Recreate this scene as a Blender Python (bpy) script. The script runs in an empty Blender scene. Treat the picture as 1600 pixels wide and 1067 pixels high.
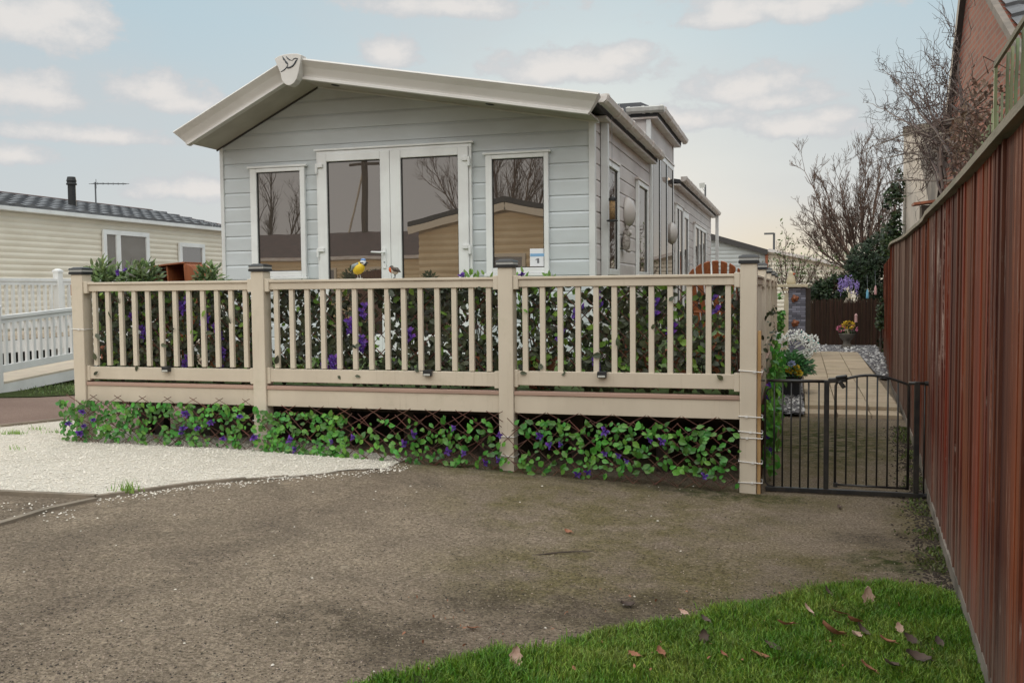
import bpy, bmesh, math, random
from mathutils import Vector, Matrix, noise
R = random.Random(11)
S = bpy.context.scene
COL = S.collection
pi = math.pi
V = Vector

# ------------------------------------------------------------------ camera (fitted)
CX, CY, CZ, YAW, PIT, ROL, F = 0.2378, -7.1227, 1.5192, -0.2864, 0.0549, -0.0096, 1482.31
_fw = V((math.sin(YAW)*math.cos(PIT), math.cos(YAW)*math.cos(PIT), -math.sin(PIT)))
_r = V((math.cos(YAW), -math.sin(YAW), 0)); _u = _r.cross(_fw)
_r2 = _r*math.cos(ROL)+_u*math.sin(ROL); _u2 = -_r*math.sin(ROL)+_u*math.cos(ROL)
CO = V((CX, CY, CZ))
def ray(px, py): return (_fw*F+_r2*(px-800)-_u2*(py-533.5)).normalized()
def on(k, v, px, py):
    d = ray(px, py); return CO+d*((v-CO[k])/d[k])
def atX(x, px, py): return on(0, x, px, py)
def atY(y, px, py): return on(1, y, px, py)
def zg(x, y=0):                                  # the yard rises gently to the left
    if x >= 0: return 0.0
    t = min(1, -x/4.6); return .17*(1-(1-t)**1.35)
def atG(px, py, dz=0):
    p = on(2, 0.0, px, py)
    for _ in range(8): p = on(2, zg(p.x)+dz, px, py)
    return p

# ------------------------------------------------------------------ mesh helpers
class MB:
    def __init__(s): s.v = []; s.f = []
    def add(s, vs, fs):
        n = len(s.v); s.v += [tuple(p) for p in vs]; s.f += [tuple(i+n for i in f) for f in fs]; return s
    def box(s, x0, x1, y0, y1, z0, z1):
        return s.add([(x0,y0,z0),(x1,y0,z0),(x1,y1,z0),(x0,y1,z0),(x0,y0,z1),(x1,y0,z1),(x1,y1,z1),(x0,y1,z1)],
                     [(0,3,2,1),(4,5,6,7),(0,1,5,4),(1,2,6,5),(2,3,7,6),(3,0,4,7)])
    def obox(s, c, sz, M):
        h = [q/2 for q in sz]; vs = []
        for z in (-1,1):
            for x,y in ((-1,-1),(1,-1),(1,1),(-1,1)): vs.append(V(c)+M@V((x*h[0],y*h[1],z*h[2])))
        return s.add(vs, [(0,3,2,1),(4,5,6,7),(0,1,5,4),(1,2,6,5),(2,3,7,6),(3,0,4,7)])
    def bar(s, a, b, w, t, up=V((0,0,1))):       # rectangular bar from a to b
        a, b = V(a), V(b); d = (b-a); L = d.length; d.normalize()
        x = d.cross(up)
        if x.length < 1e-4: x = d.cross(V((1,0,0)))
        x.normalize(); z = x.cross(d)
        M = Matrix((x, d, z)).transposed()
        return s.obox((a+b)/2, (w, L, t), M)
    def tube(s, pts, r, n=6, cap=True):
        pts = [V(p) for p in pts]; m = len(pts)
        rs = r if isinstance(r, (list, tuple)) else [r]*m
        vs = []; fs = []; ref = None
        for i, p in enumerate(pts):
            d = pts[min(i+1, m-1)]-pts[max(i-1, 0)]
            if d.length < 1e-9: d = V((0,0,1))
            d.normalize()
            if ref is None: ref = V((0,0,1)) if abs(d.z) < .9 else V((1,0,0))
            x = d.cross(ref).normalized(); y = x.cross(d); ref = y
            for k in range(n):
                a = 2*pi*k/n; vs.append(p+(x*math.cos(a)+y*math.sin(a))*rs[i])
        for i in range(m-1):
            for k in range(n):
                fs.append((i*n+k, i*n+(k+1)%n, (i+1)*n+(k+1)%n, (i+1)*n+k))
        if cap: fs.append(tuple(range(n-1,-1,-1))); fs.append(tuple((m-1)*n+k for k in range(n)))
        return s.add(vs, fs)
    def lathe(s, prof, c=(0,0,0), n=20, M=None):
        vs = []; fs = []; m = len(prof); c = V(c)
        for r, z in prof:
            for k in range(n):
                a = 2*pi*k/n; p = V((r*math.cos(a), r*math.sin(a), z))
                vs.append(c+(M@p if M else p))
        for i in range(m-1):
            for k in range(n): fs.append((i*n+k, i*n+(k+1)%n, (i+1)*n+(k+1)%n, (i+1)*n+k))
        fs.append(tuple(range(n-1,-1,-1))); fs.append(tuple((m-1)*n+k for k in range(n)))
        return s.add(vs, fs)
    def ell(s, c, r, M=None, nu=14, nv=9):
        return s.lathe([(max(1e-4, math.sin(pi*j/nv)), -math.cos(pi*j/nv)) for j in range(nv+1)], c, nu,
                       (M or Matrix.Identity(3)) @ Matrix.Diagonal(V(r)))
    def prism(s, poly, a, b):                    # poly: list of functions-of-depth points; a,b maps to 3-D
        n = len(poly)
        vs = [a(p) for p in poly]+[b(p) for p in poly]
        fs = [tuple(range(n-1,-1,-1)), tuple(range(n,2*n))]+[(i,(i+1)%n,n+(i+1)%n,n+i) for i in range(n)]
        return s.add(vs, fs)
    def prismY(s, poly, y0, y1): return s.prism(poly, lambda p: (p[0],y0,p[1]), lambda p: (p[0],y1,p[1]))
    def prismX(s, poly, x0, x1): return s.prism(poly, lambda p: (x0,p[0],p[1]), lambda p: (x1,p[0],p[1]))
    def prismZ(s, poly, z0, z1): return s.prism(poly, lambda p: (p[0],p[1],z0), lambda p: (p[0],p[1],z1))
    def leaf(s, p, L, W, d, n, curl=.25):
        p = V(p); d = V(d).normalized(); n = V(n); sd = d.cross(n)
        if sd.length < 1e-4: sd = d.orthogonal()
        sd.normalize(); n = sd.cross(d)
        k = len(s.v)
        s.v += [tuple(p), tuple(p+d*L*.3+sd*W*.46), tuple(p+d*L*.68+sd*W*.36-n*L*curl*.3), tuple(p+d*L-n*L*curl),
                tuple(p+d*L*.68-sd*W*.36-n*L*curl*.3), tuple(p+d*L*.3-sd*W*.46), tuple(p+d*L*.5-n*L*.06)]
        s.f += [(k,k+1,k+6),(k+1,k+2,k+6),(k+2,k+3,k+6),(k+3,k+4,k+6),(k+4,k+5,k+6),(k+5,k,k+6)]
    def build(s, name, mat, parent=None, smooth=False, bevel=0, fix=True):
        me = bpy.data.meshes.new(name); me.from_pydata(s.v, [], s.f)
        if fix and len(s.v) < 60000:
            bm = bmesh.new(); bm.from_mesh(me); bmesh.ops.recalc_face_normals(bm, faces=bm.faces); bm.to_mesh(me); bm.free()
        me.materials.append(M_[mat] if isinstance(mat, str) else mat)
        if smooth: me.polygons.foreach_set('use_smooth', [True]*len(me.polygons))
        o = bpy.data.objects.new(name, me); COL.objects.link(o)
        if bevel:
            b = o.modifiers.new('bevel', 'BEVEL'); b.width = bevel; b.segments = 2; b.limit_method = 'ANGLE'
        if parent is not None: adopt(o, parent)
        return o
def adopt(o, p):
    o.parent = p; w = Matrix.Translation(p.location)
    q = p
    while q.parent: q = q.parent; w = Matrix.Translation(q.location) @ w if q.type == 'EMPTY' else w
    o.matrix_parent_inverse = w.inverted() if p.type == 'EMPTY' else Matrix.Identity(4)
def tag(o, label=None, cat=None, group=None, kind=None):
    if label: o['label'] = label
    if cat: o['category'] = cat
    if group: o['group'] = group
    if kind: o['kind'] = kind
    return o
def thing(name, label, cat, loc=(0,0,0), group=None):
    o = bpy.data.objects.new(name, None); o.empty_display_size = .1; COL.objects.link(o)
    o.location = loc; return tag(o, label, cat, group)
def inst(o, parent, off):                        # another copy of a part, shifted
    c = o.copy(); COL.objects.link(c); c.location = V(o.location)+V(off); c.parent = parent
    c.matrix_parent_inverse = o.matrix_parent_inverse.copy(); return c
def copy_tree(o, parent=None):
    c = o.copy(); COL.objects.link(c)
    if parent is not None: c.parent = parent; c.matrix_parent_inverse = o.matrix_parent_inverse.copy()
    for ch in list(o.children): copy_tree(ch, c)
    return c
def rz(a): return Matrix.Rotation(a, 3, 'Z')
def rx(a): return Matrix.Rotation(a, 3, 'X')
def ry(a): return Matrix.Rotation(a, 3, 'Y')
def rnd(a, b): return R.uniform(a, b)
def rdir(): 
    while True:
        p = V((rnd(-1,1), rnd(-1,1), rnd(-1,1)))
        if .05 < p.length < 1: return p.normalized()

# ------------------------------------------------------------------ materials
M_ = {}
class NT:
    def __init__(s, name):
        s.m = bpy.data.materials.new(name); s.m.use_nodes = True; s.t = s.m.node_tree; s.t.nodes.clear(); M_[name] = s.m
        s.out = s.n('ShaderNodeOutputMaterial'); s.co = s.n('ShaderNodeTexCoord').outputs['Object']
    def n(s, typ, **kw):
        nd = s.t.nodes.new(typ)
        for k, v in kw.items():
            if hasattr(nd, k): setattr(nd, k, v)
            else: nd.inputs[k].default_value = v
        return nd
    def l(s, a, b): s.t.links.new(a, b)
    def mapv(s, scale=(1,1,1), rot=(0,0,0), loc=(0,0,0)):
        m = s.n('ShaderNodeMapping'); s.l(s.co, m.inputs['Vector'])
        m.inputs['Scale'].default_value = scale; m.inputs['Rotation'].default_value = rot; m.inputs['Location'].default_value = loc
        return m.outputs[0]
    def noise(s, scale, detail=5, vec=None, rough=.55, dist=0):
        n = s.n('ShaderNodeTexNoise'); n.inputs['Scale'].default_value = scale; n.inputs['Detail'].default_value = detail
        n.inputs['Roughness'].default_value = rough; n.inputs['Distortion'].default_value = dist
        s.l(vec or s.co, n.inputs['Vector']); return n.outputs['Fac']
    def voro(s, scale, vec=None, out='Distance', feature='F1'):
        n = s.n('ShaderNodeTexVoronoi', feature=feature); n.inputs['Scale'].default_value = scale
        s.l(vec or s.co, n.inputs['Vector']); return n.outputs[out]
    def ramp(s, fac, a, b, ca=0, cb=1):
        m = s.n('ShaderNodeMapRange'); s.l(fac, m.inputs['Value'])
        for i, v in zip(('From Min','From Max','To Min','To Max'), (a,b,ca,cb)): m.inputs[i].default_value = v
        return m.outputs[0]
    def mix(s, fac, a, b, blend='MIX'):
        m = s.n('ShaderNodeMix', data_type='RGBA', blend_type=blend)
        for sock, v in ((m.inputs[0], fac), (m.inputs[6], a), (m.inputs[7], b)):
            if isinstance(v, (int, float)): sock.default_value = v
            elif isinstance(v, tuple): sock.default_value = (*v, 1) if len(v) == 3 else v
            else: s.l(v, sock)
        return m.outputs[2]
    def math(s, op, a, b=0.0):
        m = s.n('ShaderNodeMath', operation=op)
        for i, v in ((0, a), (1, b)):
            if isinstance(v, (int, float)): m.inputs[i].default_value = v
            else: s.l(v, m.inputs[i])
        return m.outputs[0]
    def island(s, col, amt):
        g = s.n('ShaderNodeNewGeometry').outputs['Random Per Island']
        h = s.n('ShaderNodeHueSaturation'); s.l(s.ramp(g, 0, 1, 1-amt, 1+amt), h.inputs['Value'])
        g2 = s.math('FRACT', s.math('MULTIPLY', g, 7.31)); s.l(s.ramp(g2, 0, 1, .5-amt*.05, .5+amt*.05), h.inputs['Hue'])
        if isinstance(col, tuple): h.inputs['Color'].default_value = (*col, 1)
        else: s.l(col, h.inputs['Color'])
        return h.outputs[0]
    def bump(s, h, strength, dist=.01):
        b = s.n('ShaderNodeBump'); b.inputs['Strength'].default_value = strength; b.inputs['Distance'].default_value = dist
        s.l(h, b.inputs['Height']); return b.outputs[0]
    def finish(s, col, rough=.6, normal=None, spec=.5, metal=0, trans=0):
        p = s.n('ShaderNodeBsdfPrincipled')
        if isinstance(col, tuple): p.inputs['Base Color'].default_value = (*col, 1)
        else: s.l(col, p.inputs['Base Color'])
        if isinstance(rough, (int, float)): p.inputs['Roughness'].default_value = rough
        else: s.l(rough, p.inputs['Roughness'])
        p.inputs['Specular IOR Level'].default_value = spec; p.inputs['Metallic'].default_value = metal
        if normal is not None: s.l(normal, p.inputs['Normal'])
        sh = p.outputs[0]
        if trans:
            tr = s.n('ShaderNodeBsdfTranslucent'); mx = s.n('ShaderNodeMixShader'); mx.inputs[0].default_value = trans
            if isinstance(col, tuple): tr.inputs['Color'].default_value = (*col, 1)
            else: s.l(col, tr.inputs['Color'])
            s.l(sh, mx.inputs[1]); s.l(tr.outputs[0], mx.inputs[2]); sh = mx.outputs[0]
        s.l(sh, s.out.inputs['Surface']); return s.m
def simple(name, c, rough=.6, c2=None, vs=3, stretch=None, bump=0, bs=60, spec=.5, isl=0, metal=0, trans=0, lo=.42, hi=.62):
    t = NT(name); vec = t.mapv(stretch) if stretch else None
    col = t.mix(t.ramp(t.noise(vs, 6, vec), lo, hi), c, c2) if c2 else c
    if isl: col = t.island(col, isl)
    nm = t.bump(t.noise(bs, 4, vec), bump) if bump else None
    return t.finish(col, rough, nm, spec, metal, trans)

def mk_beige(name, a, c):
    t = NT(name); sx = t.n('ShaderNodeSeparateXYZ'); t.l(t.co, sx.inputs[0])
    col = t.mix(t.ramp(t.noise(2.0, 6, t.mapv((1,1,.4))), .40, .62), a, c)
    drip = t.math('MULTIPLY', t.ramp(t.noise(1, 6, t.mapv((34,34,1.6)), rough=.65), .56, .70), t.ramp(t.noise(3, 3), .45, .6))
    col = t.mix(t.math('MULTIPLY', drip, .34), col, (.33,.27,.19))
    alg = t.math('MULTIPLY', t.ramp(t.noise(5, 7, rough=.72), .54, .70), t.ramp(t.noise(.9, 2), .42, .62))
    col = t.mix(t.math('MULTIPLY', alg, .30), col, (.30,.29,.17))
    t.finish(col, t.ramp(t.noise(4, 3), .3, .7, .38, .6), t.bump(t.noise(30, 4), .06), .45)
mk_beige('beige_plastic', (.605,.53,.425), (.545,.47,.37))
mk_beige('beige_plank', (.585,.505,.40), (.52,.445,.35))
simple('pink_edge', (.40,.26,.20), .6, (.33,.22,.17), 4, (.3,1,3), .1, 40)
simple('black_cap', (.018,.019,.021), .35)
simple('cap_band', (.42,.42,.40), .4)
simple('upvc', (.78,.79,.78), .3, (.70,.70,.69), 2.5, None, .02, 20)
simple('upvc_trim', (.66,.67,.66), .35, (.58,.58,.57), 3)
simple('siding', (.55,.585,.60), .5, (.485,.51,.515), 1.6, (.6,.6,1.6), .06, 50)
simple('siding_side', (.62,.575,.555), .5, (.50,.455,.435), 2.0, (.6,.6,1.4), .06, 50)
simple('barge', (.67,.645,.615), .4, (.60,.57,.535), 1.3, (1,1,2.5), .03, 20)
simple('soffit', (.48,.445,.39), .6, (.41,.375,.325), 3)
simple('gutter_plastic', (.70,.66,.63), .4, (.57,.49,.45), 5, (1,.5,3))
simple('gutter_pale', (.62,.62,.59), .4, (.5,.49,.46), 4)
simple('roof_sheet', (.035,.036,.042), .7, (.05,.05,.055), 4, None, .2, 80)
simple('rubber', (.015,.015,.015), .6)
simple('emblem', (.05,.055,.065), .5)
simple('gate_metal', (.012,.012,.013), .42, (.03,.026,.022), 12)
simple('stake_wood', (.42,.26,.11), .7, (.30,.17,.07), 6, (6,6,.6), .2, 40)
simple('tie_white', (.72,.70,.67), .4)
simple('grit_pale', (.34,.275,.215), .9, (.22,.175,.135), 15, isl=.45)
simple('grit_dark', (.045,.036,.029), .9, isl=.4)
simple('twig_red', (.13,.052,.032), .75, (.08,.036,.025), 9, None, 0, 30, isl=.3)
simple('bark_red', (.15,.095,.07), .85, (.095,.064,.05), 9, isl=.25)
simple('bark_climber', (.085,.05,.04), .85, (.055,.038,.032), 9, isl=.25)
simple('bark_dark', (.07,.055,.043), .9, (.11,.085,.065), 14, None, .3, 50)
simple('leaf_bright', (.095,.28,.036), .4, (.055,.18,.024), 7, isl=.5, trans=.25)
simple('leaf_lime', (.21,.36,.055), .5, (.13,.26,.04), 6, isl=.35, trans=.3)
simple('leaf_backlit', (.036,.048,.021), .45, (.055,.062,.03), 5, isl=.6, trans=.10)  # upper trellis leaves: their backlit shade is put into the colour
simple('leaf_shrub', (.14,.21,.065), .5, (.09,.13,.045), 7, isl=.5, trans=.2)
simple('leaf_ground', (.115,.155,.035), .6, (.075,.085,.028), 5, isl=.5, trans=.2)
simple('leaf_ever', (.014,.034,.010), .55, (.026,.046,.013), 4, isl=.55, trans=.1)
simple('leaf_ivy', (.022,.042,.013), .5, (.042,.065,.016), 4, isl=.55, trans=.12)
simple('leaf_brown', (.13,.075,.05), .8, (.08,.05,.035), 7, isl=.4, trans=.15)
simple('leaf_planter', (.045,.17,.038), .5, (.028,.11,.026), 7, isl=.4, trans=.12)
simple('flower_purple', (.12,.045,.33), .5, (.085,.025,.24), 20, isl=.4, trans=.2)
simple('flower_lilac', (.36,.27,.60), .6, (.27,.2,.5), 20, isl=.3, trans=.25)
simple('flower_white', (.88,.88,.84), .6, (.80,.82,.78), 20, isl=.06, trans=.12)
simple('flower_yellow', (.75,.52,.03), .6, (.6,.4,.02), 20, isl=.2, trans=.2)
simple('flower_pink', (.6,.16,.25), .6, (.45,.12,.2), 20, isl=.25, trans=.2)
simple('flower_blue', (.32,.36,.55), .6)
simple('flower_teal', (.05,.35,.32), .6)
simple('chair_wood', (.31,.098,.036), .5, (.22,.062,.024), 7, (8,8,1), .12, 50)
simple('terracotta', (.34,.12,.06), .8, (.26,.09,.05), 6, None, .1, 60)
simple('deck_turf', (.09,.15,.03), .95, (.06,.10,.025), 30, None, .6, 300)
simple('dark_timber', (.05,.036,.028), .9, (.035,.026,.02), 6)
simple('cream_wall', (.74,.685,.575), .55, (.69,.63,.52), 1.5, (1,1,2))
simple('tan_wall', (.78,.62,.40), .6, (.70,.54,.33), 1.5)
simple('cream_trim', (.70,.62,.50), .5)
simple('render_wall', (.66,.56,.46), .9, (.54,.46,.375), 1.8, None, .2, 40)
simple('render_stain', (.22,.185,.155), .9, (.12,.105,.09), 3, (1,1,.5), .2, 30)
simple('moss_stone', (.17,.13,.095), .9, (.12,.11,.06), 2.2, None, .3, 20)
simple('grey_wall', (.46,.48,.47), .6, (.40,.42,.41), 1.5)
simple('verge_dark', (.055,.05,.048), .7)
simple('cream_stone', (.62,.54,.38), .8, (.5,.43,.3), 6, None, .15, 40)
simple('grey_stone', (.17,.15,.125), .9, (.10,.09,.075), 7, None, .3, 50)
simple('reed', (.075,.038,.022), .9, (.045,.026,.017), 5, (14,14,.5), .5, 40, isl=.35)
simple('trough', (.022,.024,.028), .55)
simple('white_paint', (.74,.74,.73), .45, (.66,.66,.65), 3)
simple('ramp_board', (.56,.48,.38), .6, (.48,.41,.33), 4)
simple('steel', (.35,.36,.37), .4, metal=.8)
simple('antenna', (.10,.105,.11), .5)
simple('lamp_shade', (.52,.48,.45), .4)
simple('owl_body', (.22,.19,.17), .8, (.42,.38,.34), 22, None, .4, 60)
simple('seed', (.28,.17,.07), .8, (.13,.08,.04), 60, None, .3, 120)
simple('bird_yellow', (.72,.50,.02), .5); simple('bird_white', (.75,.78,.80), .5); simple('bird_blue', (.13,.25,.50), .5)
simple('bird_black', (.015,.017,.022), .5); simple('bird_wing', (.20,.25,.26), .5, (.32,.36,.36), 60); simple('bird_red', (.58,.11,.025), .6)
simple('bird_brown', (.085,.065,.05), .7, (.06,.045,.035), 60); simple('bird_cream', (.55,.50,.42), .7)
simple('card_white', (.80,.80,.83), .5); simple('card_blue', (.22,.42,.66), .5); simple('card_ink', (.15,.15,.17), .5)
simple('solar_black', (.02,.021,.024), .35); simple('lens', (.50,.50,.46), .2)
simple('feeder_blue', (.16,.42,.58), .35); simple('feeder_pink', (.62,.36,.34), .45); simple('gold', (.62,.44,.14), .5)
simple('copper', (.30,.11,.05), .45, (.18,.06,.03), 20, metal=.25)
simple('bamboo', (.125,.15,.065), .6, (.085,.095,.045), 6, (1,1,.6), .15, 30, isl=.45)
simple('old_wood', (.22,.19,.14), .9, (.14,.13,.085), 4, (3,.6,3), .4, 40)
simple('concrete_strip', (.24,.20,.165), .9, (.12,.10,.078), 3, None, .3, 60)
simple('kerb_mat', (.25,.205,.155), .9, (.17,.14,.105), 4, None, .4, 70)
simple('dead_leaf', (.36,.16,.09), .8, (.25,.10,.055), 20, None, .3, 40, trans=.12)
simple('dead_leaf_pale', (.62,.44,.35), .8, (.48,.3,.23), 25, None, .3, 40, trans=.12)
simple('dead_leaf_dark', (.11,.075,.058), .8, (.06,.042,.034), 20)
simple('tile_grey', (.16,.165,.175), .7, (.12,.122,.13), 8, None, .15, 40, isl=.12)
simple('red_roof', (.085,.05,.045), .8, (.06,.038,.035), 4)
simple('soil', (.05,.036,.026), .95, (.032,.024,.018), 14, None, .8, 60)

def mk_glass():
    t = NT('glass'); fr = t.n('ShaderNodeFresnel'); fr.inputs['IOR'].default_value = 3.6
    g = t.n('ShaderNodeBsdfGlossy'); g.inputs['Color'].default_value = (.88,.83,.80,1); g.inputs['Roughness'].default_value = .0
    b = t.bump(t.noise(1.3, 2), .012, .05); t.l(b, g.inputs['Normal'])
    d = t.n('ShaderNodeBsdfDiffuse'); d.inputs['Color'].default_value = (.062,.054,.047,1)
    mx = t.n('ShaderNodeMixShader'); t.l(fr.outputs[0], mx.inputs[0]); t.l(d.outputs[0], mx.inputs[1]); t.l(g.outputs[0], mx.inputs[2])
    t.l(mx.outputs[0], t.out.inputs['Surface'])
mk_glass()

def spot(t, x, y, rxx, ryy):                       # 1 at centre, 0 outside: a worn or mossy patch on the ground
    m = t.n('ShaderNodeVectorMath', operation='SUBTRACT'); t.l(t.co, m.inputs[0]); m.inputs[1].default_value = (x, y, 0)
    k = t.n('ShaderNodeVectorMath', operation='MULTIPLY'); t.l(m.outputs[0], k.inputs[0]); k.inputs[1].default_value = (1/rxx, 1/ryy, 0)
    q = t.n('ShaderNodeVectorMath', operation='LENGTH'); t.l(k.outputs[0], q.inputs[0])
    return t.ramp(q.outputs['Value'], .2, 1, 1, 0)
def mk_tarmac():
    t = NT('tarmac')
    big = t.noise(.55, 5, rough=.6); mid = t.noise(2.6, 6, rough=.65); fine = t.noise(62, 3, rough=.8); f2 = t.noise(190, 2); md = t.noise(24, 5, rough=.75)
    base = t.mix(t.ramp(big, .36, .64), (.205,.163,.124), (.288,.234,.178))
    base = t.mix(t.ramp(mid, .40, .68), base, (.295,.238,.178))
    base = t.mix(t.math('MULTIPLY', t.ramp(t.noise(.95, 7, rough=.72, dist=.6), .50, .66), .42), base, (.105,.084,.066))
    li = t.math('MULTIPLY', t.ramp(t.voro(3.4), .07, .12, 1, 0), t.ramp(t.noise(1.1, 2), .48, .56))
    base = t.mix(t.math('MULTIPLY', li, t.ramp(md, .35, .55)), base, (.33,.28,.22))
    ms = None
    for a in ((-.25,-.2,1.2,.45),(-.9,-.9,1.5,1.1),(.9,-1.6,.6,.5),(-1.9,.0,1.2,.45),(-.6,-2.4,1.2,.8),(1.05,-.5,.3,1.2),(.3,-1.9,1.0,.5),(.5,2.4,1.1,2.8),(-1.1,-1.3,.9,.6),(-.5,-1.9,.8,.5)):
        s_ = spot(t, *a); ms = s_ if ms is None else t.math('MAXIMUM', ms, s_)
    mm = t.math('MULTIPLY', t.ramp(ms, 0, .6), t.ramp(t.noise(2.6, 8, rough=.72), .38, .58))
    base = t.mix(t.math('MULTIPLY', mm, .78), base, (.128,.110,.042))
    gr = None
    for a in ((-.22,-.14,.65,.2),(.88,-1.62,.42,.3),(-2.3,.02,.8,.16),(.6,2.6,.7,1.6)):
        s_ = spot(t, *a); gr = s_ if gr is None else t.math('MAXIMUM', gr, s_)
    base = t.mix(t.math('MULTIPLY', t.math('POWER', gr, .6), t.ramp(t.noise(9, 5), .4, .6)), base, (.040,.055,.010))
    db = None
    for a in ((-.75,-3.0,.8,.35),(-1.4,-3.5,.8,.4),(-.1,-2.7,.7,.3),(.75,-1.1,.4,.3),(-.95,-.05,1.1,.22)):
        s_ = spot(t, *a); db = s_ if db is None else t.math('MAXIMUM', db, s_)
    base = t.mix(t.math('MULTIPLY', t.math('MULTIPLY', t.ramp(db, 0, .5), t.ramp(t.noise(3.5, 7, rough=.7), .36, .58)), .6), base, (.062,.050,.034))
    mot = t.mix(t.ramp(md, .34, .66), (.78,.77,.75), (1.2,1.2,1.2)); base = t.mix(1.0, base, mot, 'MULTIPLY')
    gr2 = t.mix(t.ramp(fine, .36, .64), (.50,.48,.46), (1.48,1.47,1.44)); base = t.mix(1.0, base, gr2, 'MULTIPLY')
    pick = t.math('MULTIPLY', t.ramp(t.voro(70), .10, .22, 1, 0), t.ramp(t.noise(60, 1), .58, .64))
    base = t.mix(t.math('MULTIPLY', pick, .7), base, (.48,.42,.35))
    h = t.math('ADD', t.math('ADD', fine, t.math('MULTIPLY', f2, .5)), t.math('MULTIPLY', md, 1.2))
    t.finish(base, .95, t.bump(h, 1.0, .016), .2)
mk_tarmac()
def mk_redpath():
    t = NT('red_tarmac'); fine = t.noise(70, 3)
    b = t.mix(t.ramp(t.noise(1.2, 5), .35, .65), (.155,.098,.078), (.20,.135,.108))
    b = t.mix(.35, b, t.mix(t.ramp(fine, .3, .7), (.06,.04,.03), (.3,.22,.18)))
    t.finish(b, .92, t.bump(fine, .7, .01), .25)
mk_redpath()
def mk_gravel():
    t = NT('white_gravel_bed'); d = t.voro(62); c = t.voro(62, out='Color')
    g = t.n('ShaderNodeSeparateColor'); t.l(c, g.inputs[0])
    col = t.mix(t.ramp(g.outputs[0], 0, 1), (.62,.57,.495), (.74,.69,.605))
    col = t.mix(t.ramp(d, .5, .8), col, (.52,.46,.375))
    col = t.mix(t.math('MULTIPLY', t.ramp(t.noise(1.6, 6, rough=.7), .52, .72), .35), col, (.40,.345,.27))
    t.finish(col, .9, t.bump(t.ramp(d, 0, .6, 1, 0), 1, .012), .2)
mk_gravel()
simple('pebble_white', (.74,.69,.61), .95, (.66,.61,.53), 9, isl=.12)
def mk_slatechips():
    t = NT('slate_bed'); c = t.voro(34, out='Color'); g = t.n('ShaderNodeSeparateColor'); t.l(c, g.inputs[0])
    col = t.mix(t.ramp(g.outputs[0], .55, .6), (.085,.08,.085), (.42,.41,.41))
    t.finish(col, .8, t.bump(t.voro(34), 1, .02), .3)
mk_slatechips()
simple('chip_slate', (.12,.115,.125), .7, (.2,.19,.19), 7, isl=.4)
simple('chip_white', (.66,.65,.63), .8, (.5,.48,.46), 9, isl=.2)
def mk_slab():
    t = NT('slab'); fine = t.noise(60, 4)
    col = t.mix(t.ramp(t.noise(2.2, 6, rough=.65), .35, .65), (.42,.33,.225), (.52,.42,.30))
    col = t.mix(t.math('MULTIPLY', t.ramp(t.noise(1.3, 7, t.mapv((1,2.5,1)), rough=.7), .50, .66), .6), col, (.22,.175,.105))
    col = t.mix(.18, col, t.mix(t.ramp(fine, .3, .7), (.2,.15,.1), (.6,.5,.38)))
    t.finish(t.island(col, .08), .85, t.bump(fine, .25, .01), .3)
mk_slab()
def mk_lawn():
    t = NT('lawn_soil'); col = t.mix(t.ramp(t.noise(22, 6), .35, .65), (.028,.032,.012), (.05,.075,.018))
    t.finish(col, .95, t.bump(t.noise(70, 4), .8, .02), .1)
mk_lawn()
def mk_grass():
    t = NT('grass_blade'); col = t.mix(t.ramp(t.noise(3.0, 7, rough=.7), .40, .60), (.085,.195,.016), (.190,.285,.040))
    col = t.mix(t.math('MULTIPLY', t.ramp(t.noise(1.7, 6, rough=.7), .52, .66), .55), col, (.21,.225,.06))
    t.finish(t.island(col, .5), .5, None, .35, trans=.3)
mk_grass()
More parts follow.
